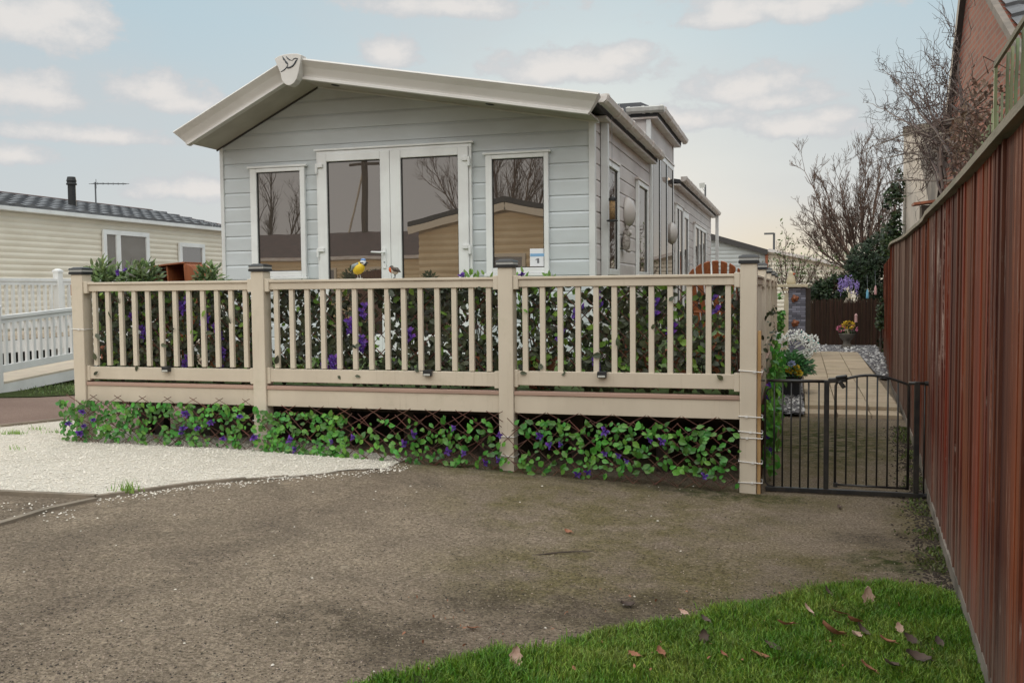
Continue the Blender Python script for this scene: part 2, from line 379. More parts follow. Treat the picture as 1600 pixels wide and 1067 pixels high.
def mk_fence():
    t = NT('fence_board')
    sx = t.n('ShaderNodeSeparateXYZ'); t.l(t.co, sx.inputs[0])
    st = t.noise(1.0, 8, t.mapv((7,7,.28)), rough=.74); st2 = t.noise(1.0, 7, t.mapv((19,19,.75)), rough=.72); st3 = t.noise(1.0, 5, t.mapv((48,48,2.2)), rough=.75)
    band = t.noise(1.0, 3, t.mapv((1.5,1.5,.12)), rough=.5)
    col = t.mix(t.ramp(band, .40, .60), (.245,.058,.026), (.110,.040,.030))
    col = t.island(col, .22)
    col = t.mix(t.math('MULTIPLY', t.ramp(st, .44, .58), .72), col, (.062,.024,.019))
    col = t.mix(t.math('MULTIPLY', t.ramp(st2, .52, .64), .55), col, (.33,.105,.05))
    dk = t.math('MULTIPLY', t.ramp(st3, .55, .66), .5); col = t.mix(dk, col, (.05,.022,.018))
    pale = t.math('MULTIPLY', t.ramp(st2, .56, .63), t.ramp(t.noise(1.0, 6, t.mapv((2.2,2.2,1.1)), rough=.75), .47, .60))
    col = t.mix(t.math('MULTIPLY', pale, .8), col, (.42,.30,.24))
    chips = t.math('MULTIPLY', t.ramp(st3, .60, .66), t.ramp(t.noise(1.0, 6, t.mapv((5,5,4)), rough=.7), .54, .62))
    col = t.mix(t.math('MULTIPLY', chips, .8), col, (.46,.35,.29))
    low = t.math('MULTIPLY', t.ramp(t.math('ADD', sx.outputs['Z'], t.math('MULTIPLY', st, -.5)), .35, -.15), t.ramp(st3, .36, .58))
    col = t.mix(t.math('MULTIPLY', low, .7), col, (.24,.185,.15))
    gy = t.math('MULTIPLY', t.ramp(sx.outputs['Y'], 3.0, 3.2), t.ramp(sx.outputs['Y'], 7.2, 7.4, 1, 0))
    col = t.mix(t.math('MULTIPLY', gy, .62), col, t.mix(t.ramp(st, .36, .66), (.11,.075,.058), (.26,.185,.145)))
    scr = t.math('MULTIPLY', t.ramp(t.noise(1, 7, t.mapv((7,7,1.4), (0,.25,0)), rough=.78), .53, .60), t.math('MULTIPLY', t.ramp(sx.outputs['Y'], -1.5,-1.1), t.ramp(sx.outputs['Y'], -.3,.2,1,0)))
    col = t.mix(t.math('MULTIPLY', t.math('MULTIPLY', scr, t.ramp(sx.outputs['Z'], .8, 1.2)), .8), col, (.52,.40,.34))
    t.finish(col, .95, t.bump(st2, .6, .01), .12)
mk_fence()
def mk_brick():
    t = NT('brick'); b = t.n('ShaderNodeTexBrick'); vec = t.mapv((1,1,1))
    sx = t.n('ShaderNodeSeparateXYZ'); t.l(t.co, sx.inputs[0]); cb = t.n('ShaderNodeCombineXYZ')
    t.l(sx.outputs['Y'], cb.inputs['X']); t.l(sx.outputs['Z'], cb.inputs['Y']); t.l(cb.outputs[0], b.inputs['Vector'])
    b.inputs['Scale'].default_value = 1; b.inputs['Brick Width'].default_value = .24; b.inputs['Row Height'].default_value = .085
    b.inputs['Mortar Size'].default_value = .012; b.inputs['Color1'].default_value = (.36,.12,.075,1); b.inputs['Color2'].default_value = (.25,.09,.065,1)
    b.inputs['Mortar'].default_value = (.24,.19,.155,1)
    col = t.mix(t.math('MULTIPLY', t.ramp(t.noise(1.5, 5), .4, .7), .35), b.outputs['Color'], (.20,.10,.075))
    t.finish(col, .9, t.bump(b.outputs['Fac'], -.4, .01), .2)
mk_brick()
def mk_slatewall():
    t = NT('slate_cladding'); b = t.n('ShaderNodeTexBrick')
    sx = t.n('ShaderNodeSeparateXYZ'); t.l(t.co, sx.inputs[0]); cb = t.n('ShaderNodeCombineXYZ')
    t.l(sx.outputs['X'], cb.inputs['X']); t.l(sx.outputs['Z'], cb.inputs['Y']); t.l(cb.outputs[0], b.inputs['Vector'])
    b.inputs['Scale'].default_value = 1; b.inputs['Brick Width'].default_value = .17; b.inputs['Row Height'].default_value = .045
    b.inputs['Mortar Size'].default_value = .004; b.inputs['Color1'].default_value = (.30,.30,.37,1); b.inputs['Color2'].default_value = (.10,.10,.125,1); b.inputs['Mortar'].default_value = (.05,.05,.06,1)
    t.finish(b.outputs['Color'], .7, t.bump(b.outputs['Color'], .5, .02), .4)
mk_slatewall()

# ================================================================== GROUND
def sheet(name, xs, ys, zf, mat, kind='structure', label=None, cat=None):
    b = MB(); nx, ny = len(xs), len(ys)
    b.v = [(x, y, zf(x, y)) for y in ys for x in xs]
    b.f = [(j*nx+i, j*nx+i+1, (j+1)*nx+i+1, (j+1)*nx+i) for j in range(ny-1) for i in range(nx-1)]
    o = b.build(name, mat, fix=False, smooth=True); o['kind'] = kind; return o
def lin(a, b, n): return [a+(b-a)*i/(n-1) for i in range(n)]
sheet('ground', [-400,-60,-20]+lin(-8, 0, 33)+[1,3,8,20,60,400], [-400,-60,-25,-12]+lin(-8, 12, 6)+[20,40,90,400], zg, 'tarmac')

def patch(name, poly, dz, mat, thick=0.0, edge=0.0, seg=.18, zf=zg, kind='structure', crown=0):
    """polygonal ground cover, gridded so that it follows the slope"""
    bm = bmesh.new()
    xs = [p[0] for p in poly]; ys = [p[1] for p in poly]
    nx = max(2, int((max(xs)-min(xs))/seg)); ny = max(2, int((max(ys)-min(ys))/seg))
    f = bm.faces.new([bm.verts.new((p[0], p[1], 0)) for p in poly])
    for i in range(1, nx):
        x = min(xs)+(max(xs)-min(xs))*i/nx
        bmesh.ops.bisect_plane(bm, geom=bm.verts[:]+bm.edges[:]+bm.faces[:], plane_co=(x,0,0), plane_no=(1,0,0))
    for i in range(1, ny):
        y = min(ys)+(max(ys)-min(ys))*i/ny
        bmesh.ops.bisect_plane(bm, geom=bm.verts[:]+bm.edges[:]+bm.faces[:], plane_co=(0,y,0), plane_no=(0,1,0))
    for v in bm.verts: v.co.z = zf(v.co.x, v.co.y)+dz
    if thick:
        r = bmesh.ops.extrude_face_region(bm, geom=bm.faces[:])
        for e in r['geom']:
            if isinstance(e, bmesh.types.BMVert): e.co.z += thick
    bmesh.ops.recalc_face_normals(bm, faces=bm.faces)
    if not thick and bm.faces[:][0].normal.z < 0: bmesh.ops.reverse_faces(bm, faces=bm.faces)
    me = bpy.data.meshes.new(name); bm.to_mesh(me); bm.free(); me.materials.append(M_[mat])
    o = bpy.data.objects.new(name, me); COL.objects.link(o); o['kind'] = kind; return o
def inside(p, poly):
    c = False; n = len(poly)
    for i in range(n):
        a, b = poly[i], poly[(i+1) % n]
        if (a[1] > p[1]) != (b[1] > p[1]) and p[0] < (b[0]-a[0])*(p[1]-a[1])/(b[1]-a[1])+a[0]: c = not c
    return c
g2 = lambda px, py: (atG(px, py).x, atG(px, py).y)

# white gravel bed in front of the veranda's left half
gl = [g2(150,779), g2(300,758), g2(450,745), g2(600,733)]
edgeL = g2(0,772); far = (edgeL[0]*2-gl[0][0]-.6, edgeL[1]*2-gl[0][1]-.1)
back = [(-2.8,.12), (-4,.5), (-5.9,.6), g2(112,656), g2(0,668), (-11, -1.2)]
gfine = []
for u, w in zip(gl[1:], gl[2:]+[(-2.8,.12)]):
    for k in range(8):
        t_ = k/8; x, y = u[0]+(w[0]-u[0])*t_, u[1]+(w[1]-u[1])*t_; gfine.append((x, y+(.14*noise.noise(V((x*2.5,0,4)))+.06*noise.noise(V((x*9,2,4)))) if u is not gl[1] or k > 5 else y))
gpoly = [far, edgeL, gl[0]]+gfine+back
patch('white_gravel', gpoly, .007, 'white_gravel_bed')
# pale stones lying loose on it and strayed onto the tarmac
def stones(name, pts, smin, smax, mat, label, cat):
    b = MB()
    for (x, y, z) in pts:
        s = rnd(smin, smax); M = rz(rnd(0,6.3)) @ Matrix.Diagonal(V((s*rnd(.8,1.3), s*rnd(.7,1), s*rnd(.5,.8))))
        b.add([V((x,y,z))+M@V(q) for q in ((1,0,-.2),(.3,.95,0),(-.8,.6,.1),(-.9,-.5,0),(.2,-1,-.1),(.3,.2,.9),(-.4,-.2,.85))],
              [(0,1,5),(1,2,5),(2,6,5),(2,3,6),(3,4,6),(4,5,6),(4,0,5)])
    o = b.build(name, mat, fix=False); return tag(o, label, cat, None, 'stuff')
pts = []
while len(pts) < 13000:
    p = (rnd(-9.5,-2.3), rnd(-3.2,1.8))
    if inside(p, gpoly) and R.random() < (1.0 if p[1] < .3 else .5):
        pts.append((p[0], p[1], zg(*p)+.008+rnd(0,.006)))
stones('gravel_stones', pts, .005, .010, 'pebble_white', 'loose white stones covering the bed beside the veranda', 'gravel')
pts = []
for k in range(330):
    a = R.randrange(3); t = R.random(); u = gl[a]; w = gl[a+1]
    d = abs(R.gauss(0, .09))+.03
    x = u[0]+(w[0]-u[0])*t+d*.65; y = u[1]+(w[1]-u[1])*t-d*.75; pts.append((x, y, zg(x)+.006))
for k in range(55):
    p = g2(rnd(20,1100), 760+300*R.random()**2.6); pts.append((p[0], p[1], zg(p[0])+.004))
for k in range(420):
    p = (rnd(-3.6,-2.65), -.25+abs(R.gauss(0,.12))-.1); pts.append((p[0], p[1]-.05, zg(p[0])+.004))
for k in range(50):
    p = g2(rnd(0,120), rnd(785,815)); pts.append((p[0], p[1], zg(p[0])+.006))
stones('strayed_stones', pts, .004, .009, 'pebble_white', 'white stones strayed across the brown tarmac', 'gravel')
for mat, n_, s0, s1, lb in (('grit_pale', 5200, .002, .0052, 'pale brown aggregate chips worn out of the tarmac'), ('grit_dark', 3800, .002, .006, 'dark crumbs of grit and leaf on the tarmac')):
    pts = []
    for k in range(n_):
        p = g2(rnd(-20,1480), 745+330*R.random()**.62)
        if p[1] < -.15 or p[0] > -1: pts.append((p[0], p[1], zg(p[0])+.0005))
    stones('grit', pts, s0, s1, mat, lb, 'grit')
# edging kerbs
def kerb(pts, w, h0, h1, name='kerb'):
    b = MB()
    for i in range(len(pts)-1):
        a = V((*pts[i], 0)); c = V((*pts[i+1], 0)); d = (c-a); n = max(1, int(d.length/.45)); sd = V((-d.y, d.x, 0)).normalized()*w/2
        for k in range(n):
            p = a+d*(k/n); q = a+d*((k+1)/n-.004)
            pz, qz = zg(p.x), zg(q.x)
            b.add([p-sd+V((0,0,pz+h0)), p+sd+V((0,0,pz+h0)), q+sd+V((0,0,qz+h0)), q-sd+V((0,0,qz+h0)),
                   p-sd+V((0,0,pz+h1)), p+sd+V((0,0,pz+h1)), q+sd+V((0,0,qz+h1)), q-sd+V((0,0,qz+h1))],
                  [(0,3,2,1),(4,5,6,7),(0,1,5,4),(1,2,6,5),(2,3,7,6),(3,0,4,7)])
    o = b.build(name, 'kerb_mat'); o['kind'] = 'structure'; return o
kerb(gl[:2]+[(gl[1][0]*.45+gl[2][0]*.55, gl[1][1]*.45+gl[2][1]*.55)], .045, -.05, .024)
kerb([(gl[1][0]*.45+gl[2][0]*.55, gl[1][1]*.45+gl[2][1]*.55), gl[2]], .04, -.05, .014)
kerb([gl[2], (gl[2][0]*.5+gl[3][0]*.5, gl[2][1]*.5+gl[3][1]*.5)], .035, -.05, .007)
k0 = g2(-60,838)
kerb([k0, g2(0,820), g2(75,797), g2(150,781)], .05, -.05, .018)
kerb([far, edgeL, gl[0]], .05, -.05, .028)
kerb([g2(0,668), g2(112,656), (-5.9,.6)], .05, -.05, .03)
# reddish tarmac path on the far left, grass verge behind it
rp = [(-14,-2.2), (-11.03,-1.17), (g2(0,668)[0]-.02, g2(0,668)[1]+.05), (g2(112,656)[0], g2(112,656)[1]+.05), (-6.0,.66), (-6.25,3.3), g2(118,619), g2(60,622), g2(0,623), (-12.5,3.0), (-14,2.0)]
patch('red_path', rp, .006, 'red_tarmac', seg=.4)
vp = [g2(0,622), g2(60,621), g2(118,618), (-6.3,3.28), (-6.7,8), (-10.0,8), (-10.05,3.0)]
patch('grass_verge', vp, .012, 'lawn_soil', seg=.5)

# lawn at the front right
def fx(y):                                       # left face of the boundary fence
    T = [(-8,.66),(-4.1,.893),(-3.3,.945),(-1.6,1.06),(.3,1.185),(1.1,1.265),(4.4,1.48),(7.2,1.62),(8.9,1.735),(10.4,1.86),(16.5,2.30)]
    for (a,b),(c,d) in zip(T, T[1:]):
        if y <= c: return b+(d-b)*(y-a)/(c-a)
    return T[-1][1]
lawn = [g2(q_[0], q_[1]+8) for q_ in ((520,1085), (640,1050), (720,1036), (800,1022), (890,1004), (960,990), (1030,977), (1080,966), (1130,950), (1180,935), (1240,922), (1300,912), (1360,907), (1400,908), (1450,912), (1490,925))]
_l = []
for (a, c) in zip(lawn, lawn[1:]):
    for k in range(6):
        u = k/6; x, y = a[0]+(c[0]-a[0])*u, a[1]+(c[1]-a[1])*u
        _l.append((x, y+.12*noise.noise(V((x*3,y*3,9)))+.05*noise.noise(V((x*15,y*15,2)))))
lawn = _l+[lawn[-1]]
lawnp = lawn+[(fx(-2.6),-2.6),(fx(-4),-4),(fx(-7.8),-7.8),(-3.5,-7.8),(-2.2,-4.9)]
patch('lawn', lawnp, .010, 'lawn_soil', seg=.25, zf=lambda x, y: zg(x, y))
def blades(name, pts, hmin, hmax, w, mat, label, cat, lean=.5):
    b = MB()
    for (x, y, z) in pts:
        h = rnd(hmin, hmax)*(1+.7*noise.noise(V((x*3.1,y*3.1,5)))); a = rnd(0, 2*pi); l = rnd(.1, lean)*h; dx, dy = math.cos(a)*l, math.sin(a)*l
        sx, sy = -math.sin(a)*w*.5, math.cos(a)*w*.5
        if R.random() < .5: sx, sy = w*.5, rnd(-.3,.3)*w
        n = len(b.v)
        b.v += [(x-sx,y-sy,z),(x+sx,y+sy,z),(x+dx*.35+sx*.8,y+dy*.35+sy*.8,z+h*.6),(x+dx*.35-sx*.8,y+dy*.35-sy*.8,z+h*.6),(x+dx,y+dy,z+h*(1-.25*l/h))]
        b.f += [(n,n+1,n+2,n+3),(n+3,n+2,n+4)]
    o = b.build(name, mat, fix=False); return tag(o, label, cat, None, 'stuff')
pts = []; 
def seen(p, m=70):
    d = V(p)-CO; z = d.dot(_fw)
    return z > .3 and abs(F*d.dot(_r2)/z) < 800+m and abs(F*d.dot(_u2)/z) < 534+m
while len(pts) < 60000:
    y = -4.9+3.4*R.random(); x = rnd(-2.6, 1.1)
    if not inside((x,y), lawnp) or not seen((x,y,0)): continue
    # thin the edge and clump
    c = noise.noise(V((x*5, y*5, 3)))+.6*noise.noise(V((x*14, y*14, 8)))
    if R.random() > .78+c*.75: continue
    pts.append((x, y, zg(x)+.006))
def edge_dist(x, y):
    return min(math.hypot(x-a[0], y-a[1]) for a in lawn)
blades('lawn_grass', [p for p in pts], .016, .058, .0052, 'grass_blade', 'green mown grass along the front right corner', 'grass', .9)
pts = []
for k in range(2600):                              # ragged fringe creeping over the tarmac
    i = R.randrange(len(lawn)-1); t = R.random(); a, c = lawn[i], lawn[i+1]
    d = abs(R.gauss(0,.05))*(.4+1.6*abs(noise.noise(V((a[0]*5,a[1]*5,1))))); pts.append((a[0]+(c[0]-a[0])*t-d*.3, a[1]+(c[1]-a[1])*t+d, zg(a[0])+.004))
blades('grass_fringe', pts, .012, .045, .004, 'grass_blade', 'ragged grass fringe creeping over the tarmac edge', 'grass', 1.1)
pts = []
for k in range(1500):
    p = g2(rnd(25,120), 606+14*R.random()); pts.append((p[0]+rnd(-.1,.1), p[1]+rnd(0,1.8), zg(p[0])+.01))
blades('verge_grass', pts, .02, .05, .012, 'leaf_shrub', 'short grass below the white ramp on the far left', 'grass')
# damp soil strip along the fence foot with weeds
pts = []
for k in range(2600):
    y = -2.4+6.2*R.random(); d = abs(R.gauss(0,.085)); pts.append((fx(y)-.005-d, y, .001))
stones('soil_crumbs', pts, .004, .013, 'soil', 'damp soil and leaf crumbs along the fence foot', 'soil')
pts = []
for k in range(1500):
    y = -2.2+5.9*R.random(); 
    if noise.noise(V((y*2.3, 5, 1))) < -.05: continue
    pts.append((fx(y)-abs(R.gauss(0,.07))-.01, y, .006))
blades('fence_weeds', pts, .006, .032, .011, 'leaf_ground', 'low weeds and moss at the foot of the fence', 'weeds', 1.2)

# dry leaves lying about
def dead_leaf(px, py, size, mat, label, rot=None, tilt=None, group='dead leaves on the lawn', dz=.05, nm='dead_leaf'):
    size *= 1.12
    p = atG(px, py); p.z += dz
    b = MB(); n = 7; M = rz(rot if rot is not None else rnd(0,6.3)) @ rx(tilt if tilt is not None else rnd(-.5,.5)) @ ry(rnd(-.4,.4))
    L, W = size, size*rnd(.5,.68); cu = rnd(.15,.5)
    vs = []; fs = []
    for i in range(n+1):
        t = i/n; w = W*.5*math.sin(pi*min(1, t*.93+.07))**.8*(1+.16*(-1)**i)
        z = cu*L*(t-.5)**2*1.6
        for s_ in (-1,-.5,0,.5,1): vs.append(M@V((s_*w, (t-.5)*L, z+abs(s_)**1.5*cu*W*.55+rnd(-.02,.02)*L)))
    for i in range(n):
        for k in range(4): fs.append((i*5+k, i*5+k+1, i*5+k+6, i*5+k+5))
    vs = [p+q for q in vs]
    b.add(vs, fs); k = MB(); 
    a = p+M@V((0,-.5*L,cu*L*.4)); b.tube([a, a+M@V((0,-.14*L,.02*L)), a+M@V((.03*L,-.26*L,0))], [.0016,.0013,.001], 4)
    o = b.build(nm, mat, smooth=True, fix=False); return tag(o, label, 'leaf', group)
big = [(1355,951,.10,'dead_leaf_pale','largest pale pink leaf standing upright in the grass',.3,1.15),
 (1300,1006,.105,'dead_leaf','broad russet leaf with curled pale rim, below the upright leaf',2.0,.5),
 (1262,968,.05,'dead_leaf_pale','small pale leaf left of the upright pink leaf',1.0,.7),
 (1311,974,.065,'dead_leaf','brown curled leaf just left of the upright pink leaf',1.9,.3),
 (1335,988,.07,'dead_leaf','long folded russet leaf under the upright pink leaf',2.2,.4),
 (1405,998,.045,'dead_leaf_pale','small cream leaf standing right of the leaf cluster',.5,.9),
 (1422,1017,.06,'dead_leaf_dark','black and white shrivelled leaf right of the leaf cluster',1.2,.5),
 (1347,1003,.06,'dead_leaf_dark','dark twisted leaf at the heart of the leaf cluster',.9,.6),
 (1336,1010,.055,'dead_leaf_pale','pinkish leaf lying beside the dark twisted leaf',2.4,.4),
 (1385,1020,.055,'dead_leaf','dull brown leaf between the cluster and the black shrivelled leaf',1.4,.3),
 (1433,1047,.085,'dead_leaf_dark','dark leaf with a white edge near the fence foot',1.5,.25),
 (1467,1021,.05,'dead_leaf_dark','grey leaf closest to the fence',.4,.5),
 (805,1046,.075,'dead_leaf_pale','pale leaf with a pink fold, alone on the left of the lawn',.2,1.0),
 (1187,1042,.07,'dead_leaf','flat orange brown leaf in the middle of the lawn',1.8,.35),
 (1208,1028,.07,'dead_leaf_dark','dark shrivelled leaf behind the flat orange brown leaf',1.3,.3),
 (1228,993,.07,'dead_leaf','ragged brown leaf under the small pale leaf',2.0,.2),
 (1293,940,.05,'dead_leaf_dark','dark leaf at the back edge of the lawn',.8,.7),
 (1130,1040,.03,'dead_leaf','tiny orange leaf left of the flat orange brown leaf',1.0,.4),
 (990,1040,.045,'dead_leaf','small rust leaf pressed into the lawn left of centre',1.6,.3),
 (1032,1038,.05,'dead_leaf','second small rust leaf pressed into the lawn right of the first',.6,.3),
 (1100,1012,.055,'dead_leaf_dark','upright black leaf in the middle of the lawn',.2,1.1),
 (1355,1062,.06,'dead_leaf','leaf at the very bottom edge below the cluster',1.0,.4),
 (1392,1058,.06,'dead_leaf_dark','dark leaf at the bottom edge beside the brown one',2.0,.4),
 (1068,973,.04,'dead_leaf_pale','pink leaf on the tarmac just beyond the grass edge',1.2,.3),
 (1102,985,.05,'dead_leaf_dark','dark leaf caught on the grass edge',.9,.3)]
for a in big: dead_leaf(a[0], a[1], a[2], a[3], a[4], a[5], a[6])
for a in ((888,833,.055,'dead_leaf','curled brown leaf on the tarmac in front of the right bay',1.0,.1),
          (738,984,.045,'dead_leaf','reddish leaf on the tarmac left of the lawn',2.0,.1),
          (980,948,.06,'dead_leaf_dark','dark leaf on the tarmac beyond the lawn edge',1.8,.1),
          (1312,795,.05,'dead_leaf_dark','dark leaf on the tarmac in front of the gate',.3,.1),
          (1440,792,.04,'dead_leaf_dark','small dark leaf near the gate post and fence',1.0,.1)):
    dead_leaf(*a, group='dead leaves on the tarmac', dz=.008)
p = atG(880,866); b = MB(); b.tube([p+V((-.16,-.08,.006)), p+V((-.02,.0,.012)), p+V((.08,.06,.008)), p+V((.16,.08,.01))], [.004,.005,.004,.002], 5); b.tube([p+V((.08,.06,.008)), p+V((.14,.03,.012))], [.003,.0015], 4)
tag(b.build('twig', 'bark_dark'), 'thin forked twig lying on the tarmac', 'twig')
LIT = MB()
for k in range(130):
    p = g2(rnd(620,1500), rnd(930,1064)); L = rnd(.008,.024)
    LIT.leaf((p[0], p[1], zg(p[0])+rnd(.02,.045)), L, L*.6, rdir(), V((0,0,1))+rdir()*.6, .4)
tag(LIT.build('leaf_litter', 'dead_leaf', fix=False), 'tiny brown leaf scraps scattered through the lawn', 'leaf litter', None, 'stuff')
for (px, py, n_, lb) in ((200,768,60,'grass tuft at the near edge of the white gravel'), (20,678,70,'flat grass tuft at the far left of the white gravel'), (57,671,24,'small grass tuft beside the red path'), (86,676,22,'thin grass tuft between the red path and left post'), (27,702,12,'few dry stalks poking from the white gravel')):
    p = atG(px, py, .012); b = MB()
    for k in range(n_):
        x, y = p.x+R.gauss(0,.055), p.y+R.gauss(0,.03); h = rnd(.02,.075)*(1.3 if px == 200 else .8); a = rnd(0,6.3); 
        b.add([(x-.004,y,p.z),(x+.004,y,p.z),(x+math.cos(a)*h*.5,y+math.sin(a)*h*.4,p.z+h)], [(0,1,2)])
    tag(b.build('grass_tuft', 'leaf_lime', fix=False), lb, 'grass tuft', 'grass tufts in the white gravel', 'stuff')

# paved path behind the gate
def zpath(y): return .0
b = MB(); cols = [(.40,.47),(.82,.87),(1.20,1.27)]
yy = [4.42+.43*i for i in range(25)]
for i in range(len(yy)-1):
    y0, y1 = yy[i]+.004, yy[i+1]-.004
    xe0 = min(1.47+.016*(y0-4.4), fx(y0)-.02)
    xs = [.40+.008*(y0-4.4), .76+.01*(y0-4.4), 1.13+.012*(y0-4.4), xe0]
    for k in range(3):
        dz = rnd(-.003,.003); z1 = (.045 if i == 0 else .09)+dz
        b.box(xs[k]+.004, xs[k+1]-.004, y0, y1, -.05, z1)
o = b.build('garden_path', 'slab', bevel=.006); o['kind'] = 'structure'
patch('slate_bed', [(.02,4.35),(.39,4.42),(.45,14.6),(.05,14.6)], .03, 'slate_bed', zf=lambda x,y: 0)
patch('pebble_bed', [(.45,14.8),(1.66,14.8),(1.62,9.2),(fx(9)-.02,9),(fx(10.4)-.02,10.4),(fx(16)-.02,16),(2.25,18.2),(.4,18.2)], .035, 'slate_bed', zf=lambda x,y: 0)
for mat, nn, lb, nm in (('chip_slate',900,'dark slate chips heaped along the paved path','slate_chips'),('chip_white',520,'white chips mixed into the dark slate beds','white_chips')):
    pts = []
    for k in range(nn):
        if R.random() < .4: x, y = rnd(.03,.39), rnd(4.3,7.5)
        else:
            y = rnd(9.2,17.5); x = rnd(1.66,max(1.7,fx(y)-.03)) if R.random() < .6 and y < 15 else rnd(.6,2.2)
            if y < 14.8 and x < 1.66: continue
        pts.append((x, y, .045+rnd(0,.03)))
    stones(nm, pts, .016, .04, mat, lb, 'stone chips')

# ================================================================== THE LODGE
RX = -5.21
def T(x): return 4.158+(.484*(x-RX) if x < RX else -.18*(x-RX))
YH = 3.276; XL, XR = -6.58, -1.86
H = thing('holiday_lodge', 'pale grey clad holiday lodge with asymmetric gable and white glazed doors', 'lodge', (-4.2, YH, 0))
def levels(z0, z1, step=.178, ref=2.92):
    k = math.floor((z0-ref)/step); z = ref+k*step
    while z < z1: yield z; z += step
def siding(z0, z1, fn):                          # fn(out, z) -> two points; out = inward offset
    b = MB(); prof = []
    for z in levels(z0, z1):
        prof += [(.013, z), (0, z+.0005), (0, z+.146), (.010, z+.170), (.013, z+.1775)]
    vs = []; 
    for o_, z in prof: vs += list(fn(o_, z))
    b.add(vs, [(2*i, 2*i+1, 2*i+3, 2*i+2) for i in range(len(prof)-1)]); return b
def clip(o, co, no):
    bm = bmesh.new(); bm.from_mesh(o.data)
    bmesh.ops.bisect_plane(bm, geom=bm.verts[:]+bm.edges[:]+bm.faces[:], plane_co=co, plane_no=no, clear_outer=True)
    bm.to_mesh(o.data); bm.free()
w = siding(.3, 4.1, lambda o_, z: ((XL+.04, YH+o_, z), (XR-.05, YH+o_, z))).build('front_wall', 'siding', H, fix=False)
clip(w, (RX,0,T(RX)-.178), V((-.484,0,1))); clip(w, (RX,0,T(RX)-.178), V((.18,0,1)))
w = siding(.3, 3.36, lambda o_, z: ((XR-o_, YH+.06, z), (XR-o_, 7.6, z))).build('side_wall', 'siding_side', H, fix=False)
w = siding(.3, 3.36, lambda o_, z: ((XR-o_, 10.5, z), (XR-o_, 19.2, z))).build('side_wall', 'siding_side', H, fix=False)
b = MB().box(XL+.02, XR-.03, YH+.03, 19.2, .1, 3.2)
b.prismY([(XL+.02,3.2),(XR-.03,3.2),(XR-.03,T(XR)-.2),(RX,T(RX)-.2),(XL+.02,T(XL)-.2)], YH+.02, 19.2); b.build('wall_core', 'siding', H)
b = MB(); b.box(XL-.004, XL+.045, YH-.016, YH+.05, .3, T(XL)-.182); b.build('corner_trim', 'upvc_trim', H, bevel=.004)
b = MB(); b.box(XR-.058, XR+.012, YH-.016, YH+.062, .3, T(XR)-.182); b.build('corner_trim', 'upvc_trim', H, bevel=.004)
# roof slab
def roof_piece(xe, y0, y1):
    prof = [(-6.66,T(-6.66)-.03),(RX,T(RX)-.03),(xe,T(xe)-.03),(xe,T(xe)-.10),(RX,T(RX)-.10),(-6.66,T(-6.66)-.10)]
    MB().prismY(prof, y0, y1).build('roof', 'roof_sheet', H)
roof_piece(-1.735, 2.70, 7.55); roof_piece(-2.6, 7.551, 10.599); roof_piece(-1.735, 10.60, 19.45)
for ya_, yb_ in ((YH+.1, 7.5), (10.62, 19.4)): MB().box(XR+.002, -1.74, ya_, yb_, 3.40, 3.43).build('eaves_board', 'gutter_plastic', H)
# bargeboards (coved) and soffit
def barge(x0, x1, side):
    pr = [(2.585,0),(2.575,-.02),(2.625,-.10),(2.665,-.185),(2.675,-.215),(2.655,-.225),(2.655,-.255),(2.70,-.262),(2.74,-.255),(2.74,-.02)]
    b = MB(); n = len(pr); vs = []
    for x in (x0, x1):
        for y, dz in pr:
            dz *= .86; xx = x
            if x != RX: xx = x+(-dz*.62)*(1 if side < 0 else -1)
            vs.append((xx, y, T(xx)+dz))
    fs = [(i, (i+1)%n, n+(i+1)%n, n+i) for i in range(n)]+[tuple(range(n-1,-1,-1)), tuple(range(n,2*n))]
    b.add(vs, fs); return b.build('bargeboard', 'barge', H)
barge(RX, -6.76, -1); barge(RX, -1.665, 1)
for (xa, xb) in ((-6.62, RX), (RX, -1.80)):
    b = MB(); zs = [T(xa)-.196, T(xb)-.196]
    b.add([(xa,2.70,zs[0]),(xb,2.70,zs[1]),(xb,YH,zs[1]),(xa,YH,zs[0]),(xa,2.70,zs[0]+.02),(xb,2.70,zs[1]+.02),(xb,YH,zs[1]+.02),(xa,YH,zs[0]+.02)],
          [(0,1,2,3),(7,6,5,4),(0,4,5,1),(1,5,6,2),(2,6,7,3),(3,7,4,0)])
    sf = b.build('soffit', 'soffit', H)
    b = MB()
    b.add([(xa,YH-.022,zs[0]-.018),(xb,YH-.022,zs[1]-.018),(xb,YH-.002,zs[1]-.018),(xa,YH-.002,zs[0]-.018),(xa,YH-.022,zs[0]-.001),(xb,YH-.022,zs[1]-.001),(xb,YH-.002,zs[1]-.001),(xa,YH-.002,zs[0]-.001)],
          [(0,1,2,3),(7,6,5,4),(0,4,5,1),(1,5,6,2),(2,6,7,3),(3,7,4,0)])
    b.build('soffit_trim', 'verge_dark' if xa < -6 else 'upvc_trim', H)
for px, py in ((522,136),(764,166)):
    x = on(1, 2.95, px, py).x; z = T(x)-.1985
    b = MB(); b.lathe([(.0,-.004),(.042,-.004),(.05,0),(.05,.004)], (x,2.98,z), 14, ry(.18)); b.build('soffit_light', 'rubber', H, smooth=False)
